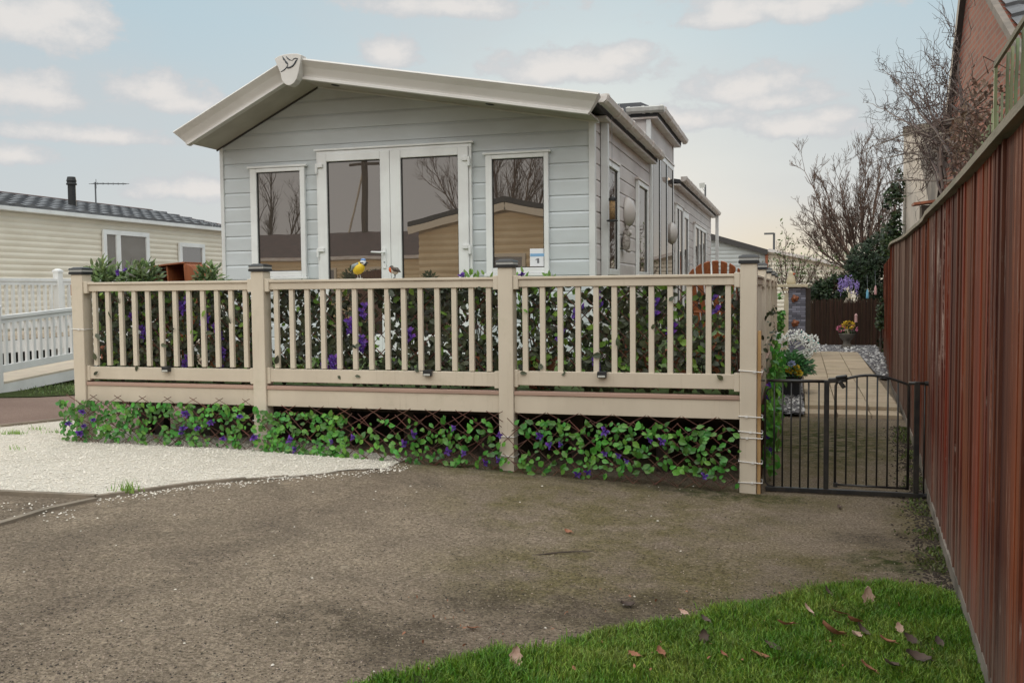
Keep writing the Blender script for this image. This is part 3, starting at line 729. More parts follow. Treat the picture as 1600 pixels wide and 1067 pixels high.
# gable badge with flying bird
def bp(px, py, y=2.545): q = atY(y, px, py); return (q.x, q.z)
poly = [bp(*q) for q in ((428.5,92),(436,87.5),(445,85),(455,84),(464,84),(471,86),(470,92),(468,103),(466,114),(463,124),(459,130),(454,133.5),(449.5,134),(444,131),(440,125),(437.5,114),(433,103))]
bd = MB().prismY(poly, 2.545, 2.66).build('gable_badge', 'barge', H, bevel=.006)
b = MB()
for ln, r_ in (([(438.5,113),(443,110.5),(446.5,107.5),(449,104),(450.2,101)],.007), ([(450,101.2),(447,98.5),(445.5,95),(443.5,92),(441,88.5)],.008),
           ([(446.5,95),(443.2,93),(442,90)],.009),([(450,100.5),(447.5,97.5),(446.2,96.5)],.011),
           ([(447,88.5),(449.5,91.5),(452.5,93.8),(456.5,95.2)],.007), ([(456.5,95.2),(458.5,92.8),(461.5,91.6),(464.5,92),(466,92.8)],.006),
           ([(464.8,93.2),(462.5,96),(460.5,100),(457.5,103.5),(453.5,105.8),(449,107.5)],.010), ([(452,104.6),(448.5,106.5)],.006)):
    b.tube([(bp(px,py)[0], 2.545, bp(px,py)[1]) for px, py in ln], [r_*.5]+[r_]*(len(ln)-2)+[r_*.35], 6)
b.build('bird_emblem', 'emblem', bd)
# front windows and doors
def frame_box(b, x0, x1, z0, z1, gx0, gx1, gz0, gz1, ya, yb):
    b.box(x0, gx0, ya, yb, z0, z1); b.box(gx1, x1, ya, yb, z0, z1)
    b.box(gx0, gx1, ya, yb, gz1, z1); b.box(gx0, gx1, ya, yb, z0, gz0)
def gasket(gx0, gx1, gz0, gz1, ya, yb, t=.010):
    b = MB(); frame_box(b, gx0+.001, gx1-.001, gz0+.001, gz1-.001, gx0+t, gx1-t, gz0+t, gz1-t, ya, yb); return b
def front_window(x0, x1, z0, z1, gx0, gx1, gz0, gz1):
    b = MB(); frame_box(b, x0, x1, z0, z1, gx0, gx1, gz0, gz1, YH-.05, YH-.003)
    fr = b.build('window', 'upvc', H, bevel=.006)
    MB().box(gx0+.002, gx1-.002, YH-.018, YH-.004, gz0+.002, gz1-.002).build('pane', 'glass', fr)
    gasket(gx0, gx1, gz0, gz1, YH-.03, YH-.019).build('seal', 'rubber', fr)
    MB().box(x0-.03, x1+.03, YH-.062, YH-.003, z1+.002, z1+.028).build('head_trim', 'upvc', fr, bevel=.004)
    MB().box(x0-.02, x1+.02, YH-.075, YH-.003, z0-.035, z0-.002).build('sill', 'upvc', fr, bevel=.006)
front_window(-6.146,-5.402,1.70,3.02, -6.058,-5.465,1.765,2.972)
front_window(-3.108,-2.372,1.70,3.04, -3.032,-2.425,1.762,2.992)
b = MB(); frame_box(b, -5.235,-3.275,.72,3.187, -5.205,-3.305,.76,3.150, YH-.05, YH-.003); df = b.build('door_frame', 'upvc', H, bevel=.005)
MB().box(-5.26,-3.25, YH-.068, YH-.003, 3.189, 3.212).build('head_trim', 'upvc', df, bevel=.004)
for (x0, x1, gx0, gx1, hs) in ((-5.203,-4.277,-5.092,-4.400,-1), (-4.273,-3.307,-4.139,-3.432,1)):
    b = MB(); frame_box(b, x0, x1, .762, 3.148, gx0, gx1, 1.0, 3.056, YH-.075, YH-.020)
    d = b.build('glazed_door', 'upvc', H, bevel=.007)
    MB().box(gx0+.002, gx1-.002, YH-.040, YH-.024, 1.002, 3.054).build('pane', 'glass', d)
    gasket(gx0, gx1, 1.0, 3.056, YH-.052, YH-.041).build('seal', 'rubber', d)
    for z in (3.0, 2.0, 1.05):
        hx = x0-.015 if hs < 0 else x1+.015
        b = MB(); b.tube([(hx,YH-.085,z-.075),(hx,YH-.085,z+.01)], .018, 8); b.box(hx-.02 if hs>0 else hx-.01, hx+.01 if hs>0 else hx+.085, YH-.098, YH-.076, z-.012, z+.035)
        if hs > 0: b.box(hx-.085, hx-.02, YH-.098, YH-.076, z-.012, z+.035)
        b.build('hinge', 'upvc', d, bevel=.004)
    if hs < 0:
        b = MB(); b.box(-4.372,-4.334,YH-.088,YH-.076,1.78,2.02); b.tube([(-4.353,YH-.08,1.965),(-4.353,YH-.13,1.965),(-4.37,YH-.135,1.965),(-4.50,YH-.135,1.972)], [.012,.012,.012,.010], 8)
        b.box(-4.36,-4.346,YH-.0905,YH-.0885,1.815,1.85); hd = b.build('handle', 'upvc', d, bevel=.003)
        MB().tube([(-4.353,YH-.093,1.85),(-4.353,YH-.0895,1.85)], .008, 8).build('keyhole', 'rubber', d)
# side windows on the long wall (x = XR)
def side_window(y0, y1, z0, z1, mull=(), fw=.07, out=.05, nm='window'):
    b = MB(); ys = [y0]+list(mull)+[y1]
    b.box(XR+.003, XR+out, y0, y1, z1-fw, z1); b.box(XR+.003, XR+out, y0, y1, z0, z0+fw)
    edges = []
    for i, y in enumerate(ys):
        a = y if i == 0 else y-fw*.6; c = y+fw if i == 0 else (y if i == len(ys)-1 else y+fw*.6)
        if i == len(ys)-1: a = y-fw
        edges.append((a, c)); b.box(XR+.003, XR+out, a, c, z0+fw, z1-fw)
    fr = b.build(nm, 'upvc', H, bevel=.005)
    for i in range(len(ys)-1):
        ya, yb = edges[i][1], edges[i+1][0]
        MB().box(XR+.004, XR+.022, ya+.002, yb-.002, z0+fw+.002, z1-fw-.002).build('pane', 'glass', fr)
        b = MB()
        for (p0, p1, q0, q1) in ((ya+.001, ya+.03, z0+fw, z1-fw), (yb-.03, yb-.001, z0+fw, z1-fw)): b.box(XR+.023, XR+.03, p0, p1, q0+.002, q1-.002)
        b.build('seal', 'rubber', fr)
    MB().box(XR+.003, XR+out+.015, y0-.03, y1+.03, z1+.002, z1+.03).build('head_trim', 'gutter_plastic', fr)
    return fr
side_window(3.78, 4.62, 1.68, 3.02)
side_window(6.15, 7.12, 1.68, 3.03)
# tall glazed bay with a raised roof
MB().box(-4.3, XR+.002, 7.6, 10.5, 3.0, 4.13).build('bay_wall', 'siding_side', H)
MB().box(XR-.05, XR+.02, 7.56, 7.64, .72, 4.10).build('bay_corner_trim', 'upvc_trim', H, bevel=.004)
MB().box(XR-.05, XR+.02, 10.46, 10.53, .72, 4.10).build('bay_corner_trim', 'upvc_trim', H, bevel=.004)
side_window(7.66, 10.44, .76, 3.72, (8.6, 9.5), .09, .03, 'tall_window')
b = MB(); z0, z1 = 4.13, 4.37
MB().box(-4.45,-1.735,7.53,10.74,4.10,4.129).build('bay_soffit', 'gutter_plastic', H)
A = [(-4.5,7.52),(-1.73,7.52),(-1.73,10.75),(-4.5,10.75)]; B = [(-4.2,7.62),(-2.0,7.62),(-2.0,10.4),(-4.2,10.4)]
b.add([(x,y,z0) for x,y in A]+[(x,y,z0+.10) for x,y in A]+[(x,y,z1) for x,y in B], [(0,3,2,1),(0,1,5,4),(1,2,6,5),(2,3,7,6),(3,0,4,7),(4,5,9,8),(5,6,10,9),(6,7,11,10),(7,4,8,11),(8,9,10,11)])
b.build('bay_roof', 'roof_sheet', H)
# gutters: swept trough, with union brackets as sub-parts
def gutter(a, c, mat, axis, z, nm='gutter', step=.85):
    """axis 'y': from y=a to c along the wall at x; axis 'x' along the front"""
    if axis == 'y':
        x = -1.722
        prof = [(x,z),(x+.105,z+.004),(x+.112,z-.006),(x+.095,z-.058),(x+.062,z-.085),(x+.014,z-.085),(x,z-.07)]
        g = MB().prismY(prof, a, c).build(nm, mat, H)
        y = a+.04
        while y < c:
            pr = [(x-.004,z+.006),(x+.112,z+.010),(x+.12,z-.008),(x+.102,z-.063),(x+.066,z-.093),(x+.012,z-.093),(x-.004,z-.076)]
            MB().prismY(pr, y, y+.055).build('gutter_bracket', mat, g); y += step
    else:
        y = 7.515
        prof = [(y,z),(y-.105,z+.004),(y-.112,z-.006),(y-.095,z-.058),(y-.062,z-.085),(y-.014,z-.085),(y,z-.07)]
        g = MB().prismX(prof, a, c).build(nm, mat, H)
        for xx in (a+.02, a+.24, c-.22, c-.06):
            pr = [(y+.004,z+.006),(y-.112,z+.012),(y-.12,z-.008),(y-.102,z-.063),(y-.066,z-.093),(y-.012,z-.093),(y+.004,z-.076)]
            MB().prismX(pr, xx, xx+.045).build('gutter_bracket', mat, g)
gutter(2.78, 7.52, 'gutter_plastic', 'y', 3.545)
gutter(7.53, 10.9, 'gutter_plastic', 'y', 4.262)
gutter(-2.20, -1.625, 'gutter_pale', 'x', 4.262)
gutter(10.6, 19.5, 'gutter_plastic', 'y', 3.55)
for y in (3.62, 19.16):
    xd = on(1, 3.66, 945.5, 300).x if y < 5 else -1.70
    b = MB(); b.box(xd-.042, xd+.042, y, y+.08, .2, 3.47); b.box(XR+.0, xd-.043, y+.02, y+.06, 2.4, 2.43); b.box(XR+.0, xd-.043, y+.02, y+.06, 1.2, 1.23); b.build('downpipe', 'upvc_trim', H, bevel=.006)
# rear door and windows
side_window(10.85, 11.95, .78, 3.08, (11.3,), .07, .04)
fr = side_window(12.0, 12.98, .76, 3.05, (), .13, .045, 'side_door')
b = MB(); b.tube([(XR+.045,12.93,2.0),(XR+.10,12.93,2.0),(XR+.11,12.80,2.0)], .014, 6); b.box(XR+.045,XR+.055,12.91,12.95,1.85,2.1); b.build('handle', 'steel', fr)
side_window(14.3, 17.2, 1.72, 2.94, (15.3,16.2), .08, .05)
# fittings on the long wall
for i, (y, z) in enumerate(((5.37,2.52),(10.2,2.50))):
    L = thing('wall_light', ('round white wall light above the owl on the side wall', 'round white wall light beside the tall glazed bay')[i], 'wall light', (XR,y,z), 'lights on the side wall')
    Mx = Matrix(((0,0,1),(0,1,0),(-1,0,0)))
    MB().lathe([(.2,0),(.2,.02),(.19,.045),(.155,.085),(.09,.115),(.0005,.125)], (XR+.002,y,z), 24, Mx).build('lamp_body', 'lamp_shade', L, smooth=True)
    b = MB(); n = 10; pr = [(.203,.018),(.193,.048),(.157,.089),(.092,.119),(.002,.130)]; vs = []
    for k in range(n+1):
        a = -pi/2+.0+(pi/2)*k/n
        for r_, h in pr: vs.append((XR+.002+h, y+r_*math.cos(a), z+r_*math.sin(a)))
    m = len(pr); b.add(vs, [(k*m+i2, k*m+i2+1, (k+1)*m+i2+1, (k+1)*m+i2) for k in range(n) for i2 in range(m-1)]); b.build('lens', 'lens', L, smooth=True)
O = thing('owl_plaque', 'grey stone owl ornament fixed under the wall light', 'ornament', (XR,5.06,2.14))
b = MB(); c = V((XR+.055,5.06,2.12)); b.ell(c,(.055,.085,.125)); b.ell(c+V((.012,0,.105)),(.052,.078,.065)); 
for s_ in (-1,1): b.lathe([(.026,0),(.018,.03),(.002,.062)], c+V((.015,s_*.05,.145)), 8); b.ell(c+V((.0,s_*.075,-.02)),(.04,.03,.105))
b.build('body', 'owl_body', O, smooth=True)
b = MB()
for s_ in (-1,1): b.ell(c+V((.058,s_*.03,.115)),(.012,.024,.024))
b.lathe([(.012,.03),(.01,0),(.001,-.02)], c+V((.066,0,.095)), 6); b.build('face', 'lamp_shade', O, smooth=True)
b = MB()
for s_ in (-1,1): b.ell(c+V((.03,s_*.035,-.125)),(.03,.022,.018))
b.build('feet', 'owl_body', O, smooth=True)
q = atY(3.55, 956.5, 328); FX, FY, FZ = q.x, q.y, q.z
Fd = thing('bird_feeder', 'tube bird feeder of seed hanging beside the corner downpipe', 'bird feeder', (FX,FY,FZ-.13))
MB().lathe([(.034,-.11),(.034,.10)], (FX,FY,FZ), 14).build('seed_tube', 'seed', Fd, smooth=True)
b = MB(); b.lathe([(.04,.10),(.04,.125),(.03,.14),(.004,.15)], (FX,FY,FZ), 14); b.build('cap', 'rubber', Fd)
b = MB(); b.lathe([(.04,-.11),(.065,-.118),(.065,-.128),(.03,-.135)], (FX,FY,FZ), 14); b.build('tray', 'rubber', Fd)
b = MB(); b.tube([(FX,FY,FZ+.14),(FX,FY,3.44)], .003, 5); b.build('wire', 'steel', Fd)
# number card in the right window
x0, x1 = atY(YH-.03, 828, 400).x, atY(YH-.03, 851.5, 400).x; z0, z1 = 1.775, atY(YH-.03, 840, 388.5).z
N = thing('number_card', 'white card with a blue band and a number 1 in the right window', 'card', ((x0+x1)/2, YH-.03, z0))
MB().box(x0, x1, YH-.030, YH-.026, z0, z1).build('card', 'card_white', N)
MB().box(x0+.004, x1-.004, YH-.0325, YH-.0305, z0+.56*(z1-z0), z0+.72*(z1-z0)).build('band', 'card_blue', N)
hc = (z1-z0); cx_ = x0+.52*(x1-x0); u = hc*.27; zb = z0+.18*hc
poly = [(cx_-.006,zb),(cx_+.016,zb),(cx_+.016,zb+u),(cx_+.002,zb+u),(cx_-.024,zb+u*.80),(cx_-.024,zb+u*.64),(cx_-.006,zb+u*.74)]
MB().prismY(poly, YH-.033, YH-.0305).build('number', 'card_ink', N)

# ================================================================== VERANDA
D = thing('veranda', 'beige plastic railed veranda deck in front of the grey lodge', 'veranda', (-3, 0, 0))
DZ = .718
PX = [-6.015, -4.171, -1.974, -.121]; PW = .121
def post(x, y, z0, zt=1.69):
    p = MB().box(x, x+PW, y, y+PW, z0, zt).build('post', 'beige_plastic', D, bevel=.006)
    c = V((x+PW/2, y+PW/2, zt)); b = MB(); h = PW/2+.012
    def ring(z0, z1, g0, g1): 
        b.add([(c.x+sx*g0, c.y+sy*g0, zt+z0) for sx, sy in ((-1,-1),(1,-1),(1,1),(-1,1))]+[(c.x+sx*g1, c.y+sy*g1, zt+z1) for sx, sy in ((-1,-1),(1,-1),(1,1),(-1,1))],
              [(0,3,2,1),(4,5,6,7),(0,1,5,4),(1,2,6,5),(2,3,7,6),(3,0,4,7)])
    ring(.001,.020,h,h); ring(.020,.024,h-.003,h-.004); ring(.042,.056,h+.002,h-.004); ring(.056,.066,h-.012,h-.03)
    cap = b.build('cap', 'black_cap', p)
    b = MB(); ring2 = b.box(c.x-h+.003, c.x+h-.003, c.y-h+.003, c.y+h-.003, zt+.0245, zt+.0415); b.build('cap_band', 'cap_band', cap)
    return p
for x in PX: post(x, 0, zg(x)-.03)
SY = [2.55, 5.1, 7.65, 10.15]
for y in SY: post(PX[3], y, -.02, 1.69)
bal0 = None
def rails(a, c, n, axis, off, sag=0):
    """a..c clear span between two posts"""
    global bal0
    def bx(b, u0, u1, v0, v1, z0, z1):
        return b.box(u0, u1, v0, v1, z0, z1) if axis == 'x' else b.box(-v1-0.0, -v0, u0, u1, z0, z1)
    e = .002
    b = MB(); bx(b, a+e, c-e, .018, .098, 1.595, 1.617); bx(b, a+e, c-e, .030, .086, 1.535, 1.5948); b.build('top_rail', 'beige_plank', D, bevel=.005)
    b = MB(); bx(b, a+e, c-e, .032, .084, .757-sag, .868-sag); b.build('bottom_rail', 'beige_plank', D, bevel=.004)
    for u0, u1 in ((a+.001, a+.042), (c-.042, c-.001)):
        b = MB(); bx(b, u0, u1, .012, .104, 1.518, 1.627); b.build('rail_bracket', 'beige_plastic', D, bevel=.004)
        b = MB(); bx(b, u0, u1-.012 if u0 < (a+c)/2 else u1, .024, .092, .742-sag, .878-sag); b.build('rail_bracket', 'beige_plastic', D, bevel=.004)
    for k in range(n):
        u = a+(c-a)*(k+.62)/(n+.24)
        pos = (u, .058) if axis == 'x' else (-.058, u)
        if bal0 is None:
            bal0 = MB().box(-.021, .021, -.016, .016, .868, 1.535).build('baluster', 'beige_plastic', D, bevel=.003)
            bal0.location = (pos[0], pos[1], 0)
        else: inst(bal0, D, V((pos[0], pos[1], 0))-bal0.location)
for i, n in enumerate((12,14,12)): rails(PX[i]+PW, PX[i+1], n, 'x', 0, (.012,.006,-.008)[i])
ys = [PW]+SY
for i in range(len(SY)): rails(ys[0]+.0 if i == 0 else SY[i-1]+PW, SY[i], 15, 'y', 0)
for i in range(3):
    a, c = PX[i]+PW+.001, PX[i+1]-.001
    MB().box(a, c, .012, .10, DZ-.030, DZ).build('deck_edge', 'pink_edge', D, bevel=.004)
    MB().box(a, c, .022, .085, .545, DZ-.031).build('fascia', 'beige_plank', D, bevel=.003)
for i in range(len(SY)):
    a = PW+.001 if i == 0 else SY[i-1]+PW+.001; c = SY[i]-.001
    MB().box(-.10, -.012, a, c, DZ-.030, DZ).build('deck_edge', 'pink_edge', D, bevel=.004)
    MB().box(-.085, -.022, a, c, .545, DZ-.031).build('fascia', 'beige_plank', D, bevel=.003)
b = MB(); b.box(-5.99, -.104, .104, 3.22, DZ-.04, DZ-.004); b.build('floor', 'deck_turf', D)
b = MB(); b.box(XR+.1, -.104, 3.221, 10.2, DZ-.04, DZ-.004); b.build('floor', 'deck_turf', D)
for x in (-5.72,-5.55,-4.95,-4.35,-3.6,-3.0,-2.3,-1.5,-.8):
    MB().box(x, x+.1, .5, .6, zg(x)-.02, DZ-.04).build('support_leg', 'dark_timber', D)
MB().box(-5.99,-.1,.45,.5,.46,.64).build('joist', 'dark_timber', D)
MB().box(-5.99,-.1,1.6,1.65,.0,.67).build('joist', 'dark_timber', D)
MB().box(-6.045,-6.018,.03,.09,1.50,1.60).build('hinge_block', 'terracotta', D)
# cable ties round the right corner post
def ties(x0, x1, zs, par, tilt=0):
    for z in zs:
        b = MB(); y0, y1 = -.006, PW+.006; t = rnd(-.012,.012)
        b.tube([(x0-.006,y0,z),(x1+.006,y0,z+t),(x1+.006,y1,z+t),(x0-.006,y1,z),(x0-.006,y0,z)], .0038, 5)
        u = rnd(.3,.75); b.box(x0+(x1-x0)*u-.008, x0+(x1-x0)*u+.008, y0-.007, y0+.001, z+t*u-.008, z+t*u+.008)
        b.build('cable_tie', 'tie_white', par)
ties(PX[3], .036, [atY(0,1170,y).z for y in (579,650.5,674,684,721,754)], D)
ties(PX[2], PX[2]+PW, [.36,.21], D); ties(PX[1], PX[1]+PW, [.30,.42], D); ties(PX[0], PX[0]+PW, [.33,1.2], D)
st = MB().box(.004, .030, .012, .05, -.02, atY(.02,1184,517).z).build('garden_stake', 'stake_wood', bevel=.002)
tag(st, 'sawn wooden stake tied upright to the right corner post', 'stake')
# solar step lights on the bottom rails
sl = None
for px, py, lb in ((261,577.5,'small black solar light on the left bay bottom rail'), (669,583.5,'small black solar light on the middle bay bottom rail'), (941,586,'small black solar light on the right bay bottom rail')):
    p = atY(.02, px, py)
    if sl is None:
        sl = thing('solar_light', lb, 'solar light', (p.x, .0, p.z), 'solar lights on the veranda rail')
        b = MB(); b.box(-.035,.035,-.012,.03,-.018,.028); b.box(-.035,.035,.03,.07,.022,.028); o = b.build('housing', 'solar_black', bevel=.004); o.parent = sl
        o = MB().box(-.028,.028,-.016,-.0125,-.014,.0).build('lens', 'lens'); o.parent = sl
    else:
        c = copy_tree(sl); c.location = (p.x, .0, p.z); c['label'] = lb

# ------------------------------------------------------------------ ivy trellises
def lattice(x0, x1, z0, z1, sp, slope, r, y, off=0, jit=.01):
    """thin crossing willow sticks inside a rectangle of the plane y"""
    b = MB()
    for s_ in (1,-1):
        L = (x1-x0)+(z1-z0)/slope; n = int(L/sp)+2
        for k in range(n):
            u = x0-(z1-z0)/slope+k*sp+off if s_ > 0 else x0+k*sp+off
            P = []
            for t in lin(0, 1, 9):
                z = z0+(z1-z0)*t; x = u+s_*(z-z0)/slope
                if x0 <= x <= x1: P.append((x, z))
            if len(P) < 2: continue
            (xa, za), (xb, zb) = P[0], P[-1]
            j = rnd(-jit, jit)
            b.tube([(xa-s_*.015, y+.004*s_+rnd(-.006,.006), za-.012), ((xa+xb)/2+j, y+.004*s_+rnd(-.01,.006), (za+zb)/2), (xb+s_*.015, y+.004*s_, zb+.012)], r*rnd(.8,1.15), 5)
    return b
def flower(r=.03, n=9):
    b = MB()
    for k in range(n):
        d = rdir(); d.y = -abs(d.y)*.8; d.normalize()
        b.leaf(d*.004, r*rnd(.8,1.3), r*.7, d, V((0,-1,.3)), .2)
    for k in range(4):
        d = rdir(); b.ell(d*r*.4, (r*.28,r*.28,r*.28), None, 6, 4)
    return b
flA = flower(); 
def put_flowers(par, pts, mat='flower_purple', r=.03, first=[None]):
    f0 = None
    for p in pts:
        if f0 is None:
            f0 = flower(r).build('flower', mat, fix=False); f0.location = p; f0.parent = par
            f0.matrix_parent_inverse = Matrix.Translation(par.location).inverted()
        else:
            c = inst(f0, par, V(p)-f0.location); c.rotation_euler = (rnd(-.4,.4), rnd(-.6,.6), rnd(-.5,.5)); c.scale = [rnd(.7,1.25)]*3
def low_trellis(x0, x1, n, dens, zl, zt, lb, side=False):
    t = thing('ivy_trellis', lb, 'ivy trellis', ((x0+x1)/2, -.04, 0), 'ivy trellises along the foot of the veranda')
    b = lattice(x0, x1, zl, zt, .165, .95, .0032, -.038, .03)
    b2 = lattice(x0, x1, zl-.02, zt+.05, .26, .52, .003, -.026, .07); b.add(b2.v, b2.f)
    b.build('lattice', 'twig_red', t)
    b = MB(); m = 0
    while m < n:
        x = rnd(x0-.04, x1+.02); z = zl+(zt-zl)*R.random()**.95
        if R.random() > dens((x-x0)/(x1-x0), (z-zl)/(zt-zl)): continue
        c = noise.noise(V((x*4.5, z*4.5, 7.7)))
        if c < -.24 and R.random() < .7: continue
        a = rnd(0, 2*pi); d = V((math.cos(a), rnd(-.35,.1), math.sin(a)*.8-.25)); L = rnd(.032,.072)
        b.leaf((x-d.x*L*.5, -.045-rnd(0,.035), z-d.z*L*.4), L, L*rnd(.62,.78), d, V((rnd(-.35,.35),-1,rnd(.1,.7))), rnd(.05,.35)); m += 1
    b.build('leaves', 'leaf_bright', t, fix=False)
    put_flowers(t, [(rnd(x0,x1), -.085, rnd(zl+.04, zt-.06)) for k in range(13)], 'flower_purple', .030)
    return t
low_trellis(-6.10,-4.12, 600, lambda u, v: 1, .19, .545, 'dense green ivy trellis under the left bay, above the white gravel')
low_trellis(-4.10,-1.93, 540, lambda u, v: (1 if u < .38 else .38)*(1 if v < .75 or u < .38 else .4), .11, .50, 'ivy trellis under the middle bay, thinning to bare sticks on its right')
low_trellis(-1.93,-.13, 400, lambda u, v: 1 if .08 < u < .95 and v > .15 else .25, .05, .50, 'ivy trellis under the right bay above the mossy tarmac')
# side trellis beside the gate
t = thing('ivy_trellis', 'bright green ivy climbing the deck side behind the black gate', 'ivy trellis', (.03, 2, 0), 'ivy trellises along the foot of the veranda')
b0 = lattice(.25, 5.2, .05, .60, .145, .95, .0042, 0); b = MB(); b.add([(.02-q[1]*1, q[0], q[2]) for q in b0.v], b0.f); b.build('lattice', 'twig_red', t)
b = MB()
for k in range(620):
    y = .3+4.9*R.random(); z = rnd(.02,.62)+(rnd(0,.35) if y > 3.0 else rnd(0,.12)); d = V((rnd(-.2,.6), rnd(-1,1), rnd(-1,.5))); L = rnd(.06,.10)
    b.leaf((.03+abs(R.gauss(0,.05)), y, z), L, L*.72, d, V((.8,-.7,.4)), .2)
b.build('leaves', 'leaf_bright', t, fix=False)
put_flowers(t, [(.07, rnd(.3,4), rnd(.1,.75)) for k in range(12)])
# upper trellises behind the balusters
def high_trellis(x0, x1, n, top, lb, dark=.8, wh=.0, nf=14):
    t = thing('tall_ivy_trellis', lb, 'ivy trellis', ((x0+x1)/2, .16, DZ), 'ivy trellises behind the balusters')
    lattice(x0, x1, .745, 1.56, .155, 1.0, .0042, .150, .02).build('lattice', 'twig_red', t)
    bd, bl = MB(), MB(); m = 0
    while m < n:
        x = rnd(x0, x1); z = rnd(.75, top)
        s_ = noise.noise(V((x*3.2+z*.5, z*1.6, 2.2)))
        if s_ < -.30 and R.random() < .7: continue
        a = rnd(0, 2*pi); d = V((math.cos(a), rnd(-.3,.3), math.sin(a)-.3)); L = rnd(.042,.088)
        y = .165+rnd(-.05,.05)
        if R.random() < .007: y = .02
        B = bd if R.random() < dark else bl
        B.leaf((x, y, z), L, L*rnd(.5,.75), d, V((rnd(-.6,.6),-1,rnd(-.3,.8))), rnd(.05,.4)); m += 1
    bd.build('leaves', 'leaf_backlit', t, fix=False); bl.build('bright_leaves', 'leaf_lime', t, fix=False)
    P = []
    for k in range(nf//3+1):
        x, z = rnd(x0+.1, x1-.1), rnd(.85, 1.5)
        for j in range(3): P.append((x+rnd(-.03,.03), .10, z-j*.045))
    put_flowers(t, P[:nf], 'flower_purple', .036)
high_trellis(-5.90,-4.10, 2200, 1.56, 'shade darkened leafy trellis behind the left bay balusters', .87, nf=24)
high_trellis(-4.05,-1.98, 2100, 1.56, 'shade darkened leafy trellis behind the middle bay balusters', .93, nf=18)
high_trellis(-1.85,-.16, 1600, 1.56, 'shade darkened leafy trellis behind the right bay balusters', .80, nf=20)
t = thing('tall_ivy_trellis', 'shade darkened leafy trellis along the side railing beside the path', 'ivy trellis', (-.16, 3, DZ), 'ivy trellises behind the balusters')
b0 = lattice(.2, 7.5, .745, 1.5, .155, 1.0, .0042, 0); b = MB(); b.add([(-.155-q[1], q[0], q[2]) for q in b0.v], b0.f); b.build('lattice', 'twig_red', t)
b = MB()
for k in range(1100):
    y = .2+7.3*R.random(); z = rnd(.75, 1.5); L = rnd(.05,.08); xx = -.15+rnd(-.05,.05)
    if R.random() < .05 and z < 1.3: xx = rnd(-.02,.03)
    b.leaf((xx, y, z), L, L*.65, rdir(), V((rnd(-1,1),-.6,rnd(0,1))), .3)
b.build('leaves', 'leaf_backlit', t, fix=False)
# potted shrubs standing behind the left bay, taller than the rail
def pot(b, c, r0, r1, h, n=18):
    b.lathe([(r0,0),(r1,h-.035),(r1+.014,h-.034),(r1+.016,h),(r1-.012,h),(r1-.02,h-.04)], c, n)
def shrub(nm, c, blobs, n, L0, L1, leafm, lb, cat='shrub', potm='terracotta', group=None, fl=0, up=.3):
    t = thing(nm, lb, cat, c, group); b = MB(); pot(b, c, .12, .17, .32); b.build('pot', potm, t, smooth=False)
    b = MB()
    for k in range(9):
        q = R.choice(blobs); e = V(q[0])+V((rnd(-1,1)*q[1][0], rnd(-1,1)*q[1][1], rnd(-.6,.6)*q[1][2]))
        b.tube([V(c)+V((rnd(-.05,.05), rnd(-.05,.05), .26)), (V(c)+V((0,0,.3))+e)/2+rdir()*.04, e], [.008,.006,.002], 5)
    b.build('stems', 'bark_dark', t); b = MB()
    for k in range(n):
        q = R.choice(blobs); d = rdir()*R.random()**.4; p = V(q[0])+V((d.x*q[1][0], d.y*q[1][1], d.z*q[1][2]))
        if noise.noise(p*6) < -.2: continue
        dd = (d+V((rnd(-.6,.6), rnd(-.6,.6), up+rnd(-.4,.6)))).normalized(); L = rnd(L0, L1)
        b.leaf(p, L, L*rnd(.38,.52), dd, V((rnd(-.5,.5),-.6,1)), .25)
    b.build('foliage', leafm, t, fix=False)
    if fl: put_flowers(t, [V(R.choice(blobs)[0])+V((rnd(-.14,.14), -.16, rnd(-.08,.12))) for k in range(fl)])
    return t
def px_blob(y, x0, x1, yt, yb, d=.16):
    a, c = atY(y, x0, (yt+yb)/2), atY(y, x1, (yt+yb)/2); u, v = atY(y, (x0+x1)/2, yt), atY(y, (x0+x1)/2, yb)
    return (((a.x+c.x)/2, y, (u.z+v.z)/2), (abs(c.x-a.x)/2, d, abs(u.z-v.z)/2))
Yp = .52
shrub('potted_shrub', (-5.95, Yp, DZ), [px_blob(Yp,138,180,406,470), px_blob(Yp,150,205,414,520), px_blob(Yp,140,190,440,560)], 950, .06, .095, 'leaf_shrub', 'leafy green potted shrub rising above the rail beside the left end post', group='potted shrubs behind the left bay', fl=0)
shrub('potted_shrub', (-5.5, Yp+.05, DZ), [px_blob(Yp,190,250,409,470), px_blob(Yp,200,252,420,560)], 950, .055, .085, 'leaf_shrub', 'purple flowered potted shrub left of the brown wooden chair', group='potted shrubs behind the left bay', fl=6)
shrub('potted_shrub', (-4.75, Yp+.1, DZ), [px_blob(Yp,312,352,414,460), px_blob(Yp,300,345,430,560)], 700, .05, .08, 'leaf_shrub', 'potted shrub right of the brown wooden chair', group='potted shrubs behind the left bay')
shrub('potted_shrub', (-1.05, .55, DZ), [((-1.05,.5,1.25),(.13,.12,.25)),((-.9,.5,1.1),(.13,.12,.2))], 260, .05, .08, 'leaf_shrub', 'potted shrub half hidden behind the right bay balusters', group=None)
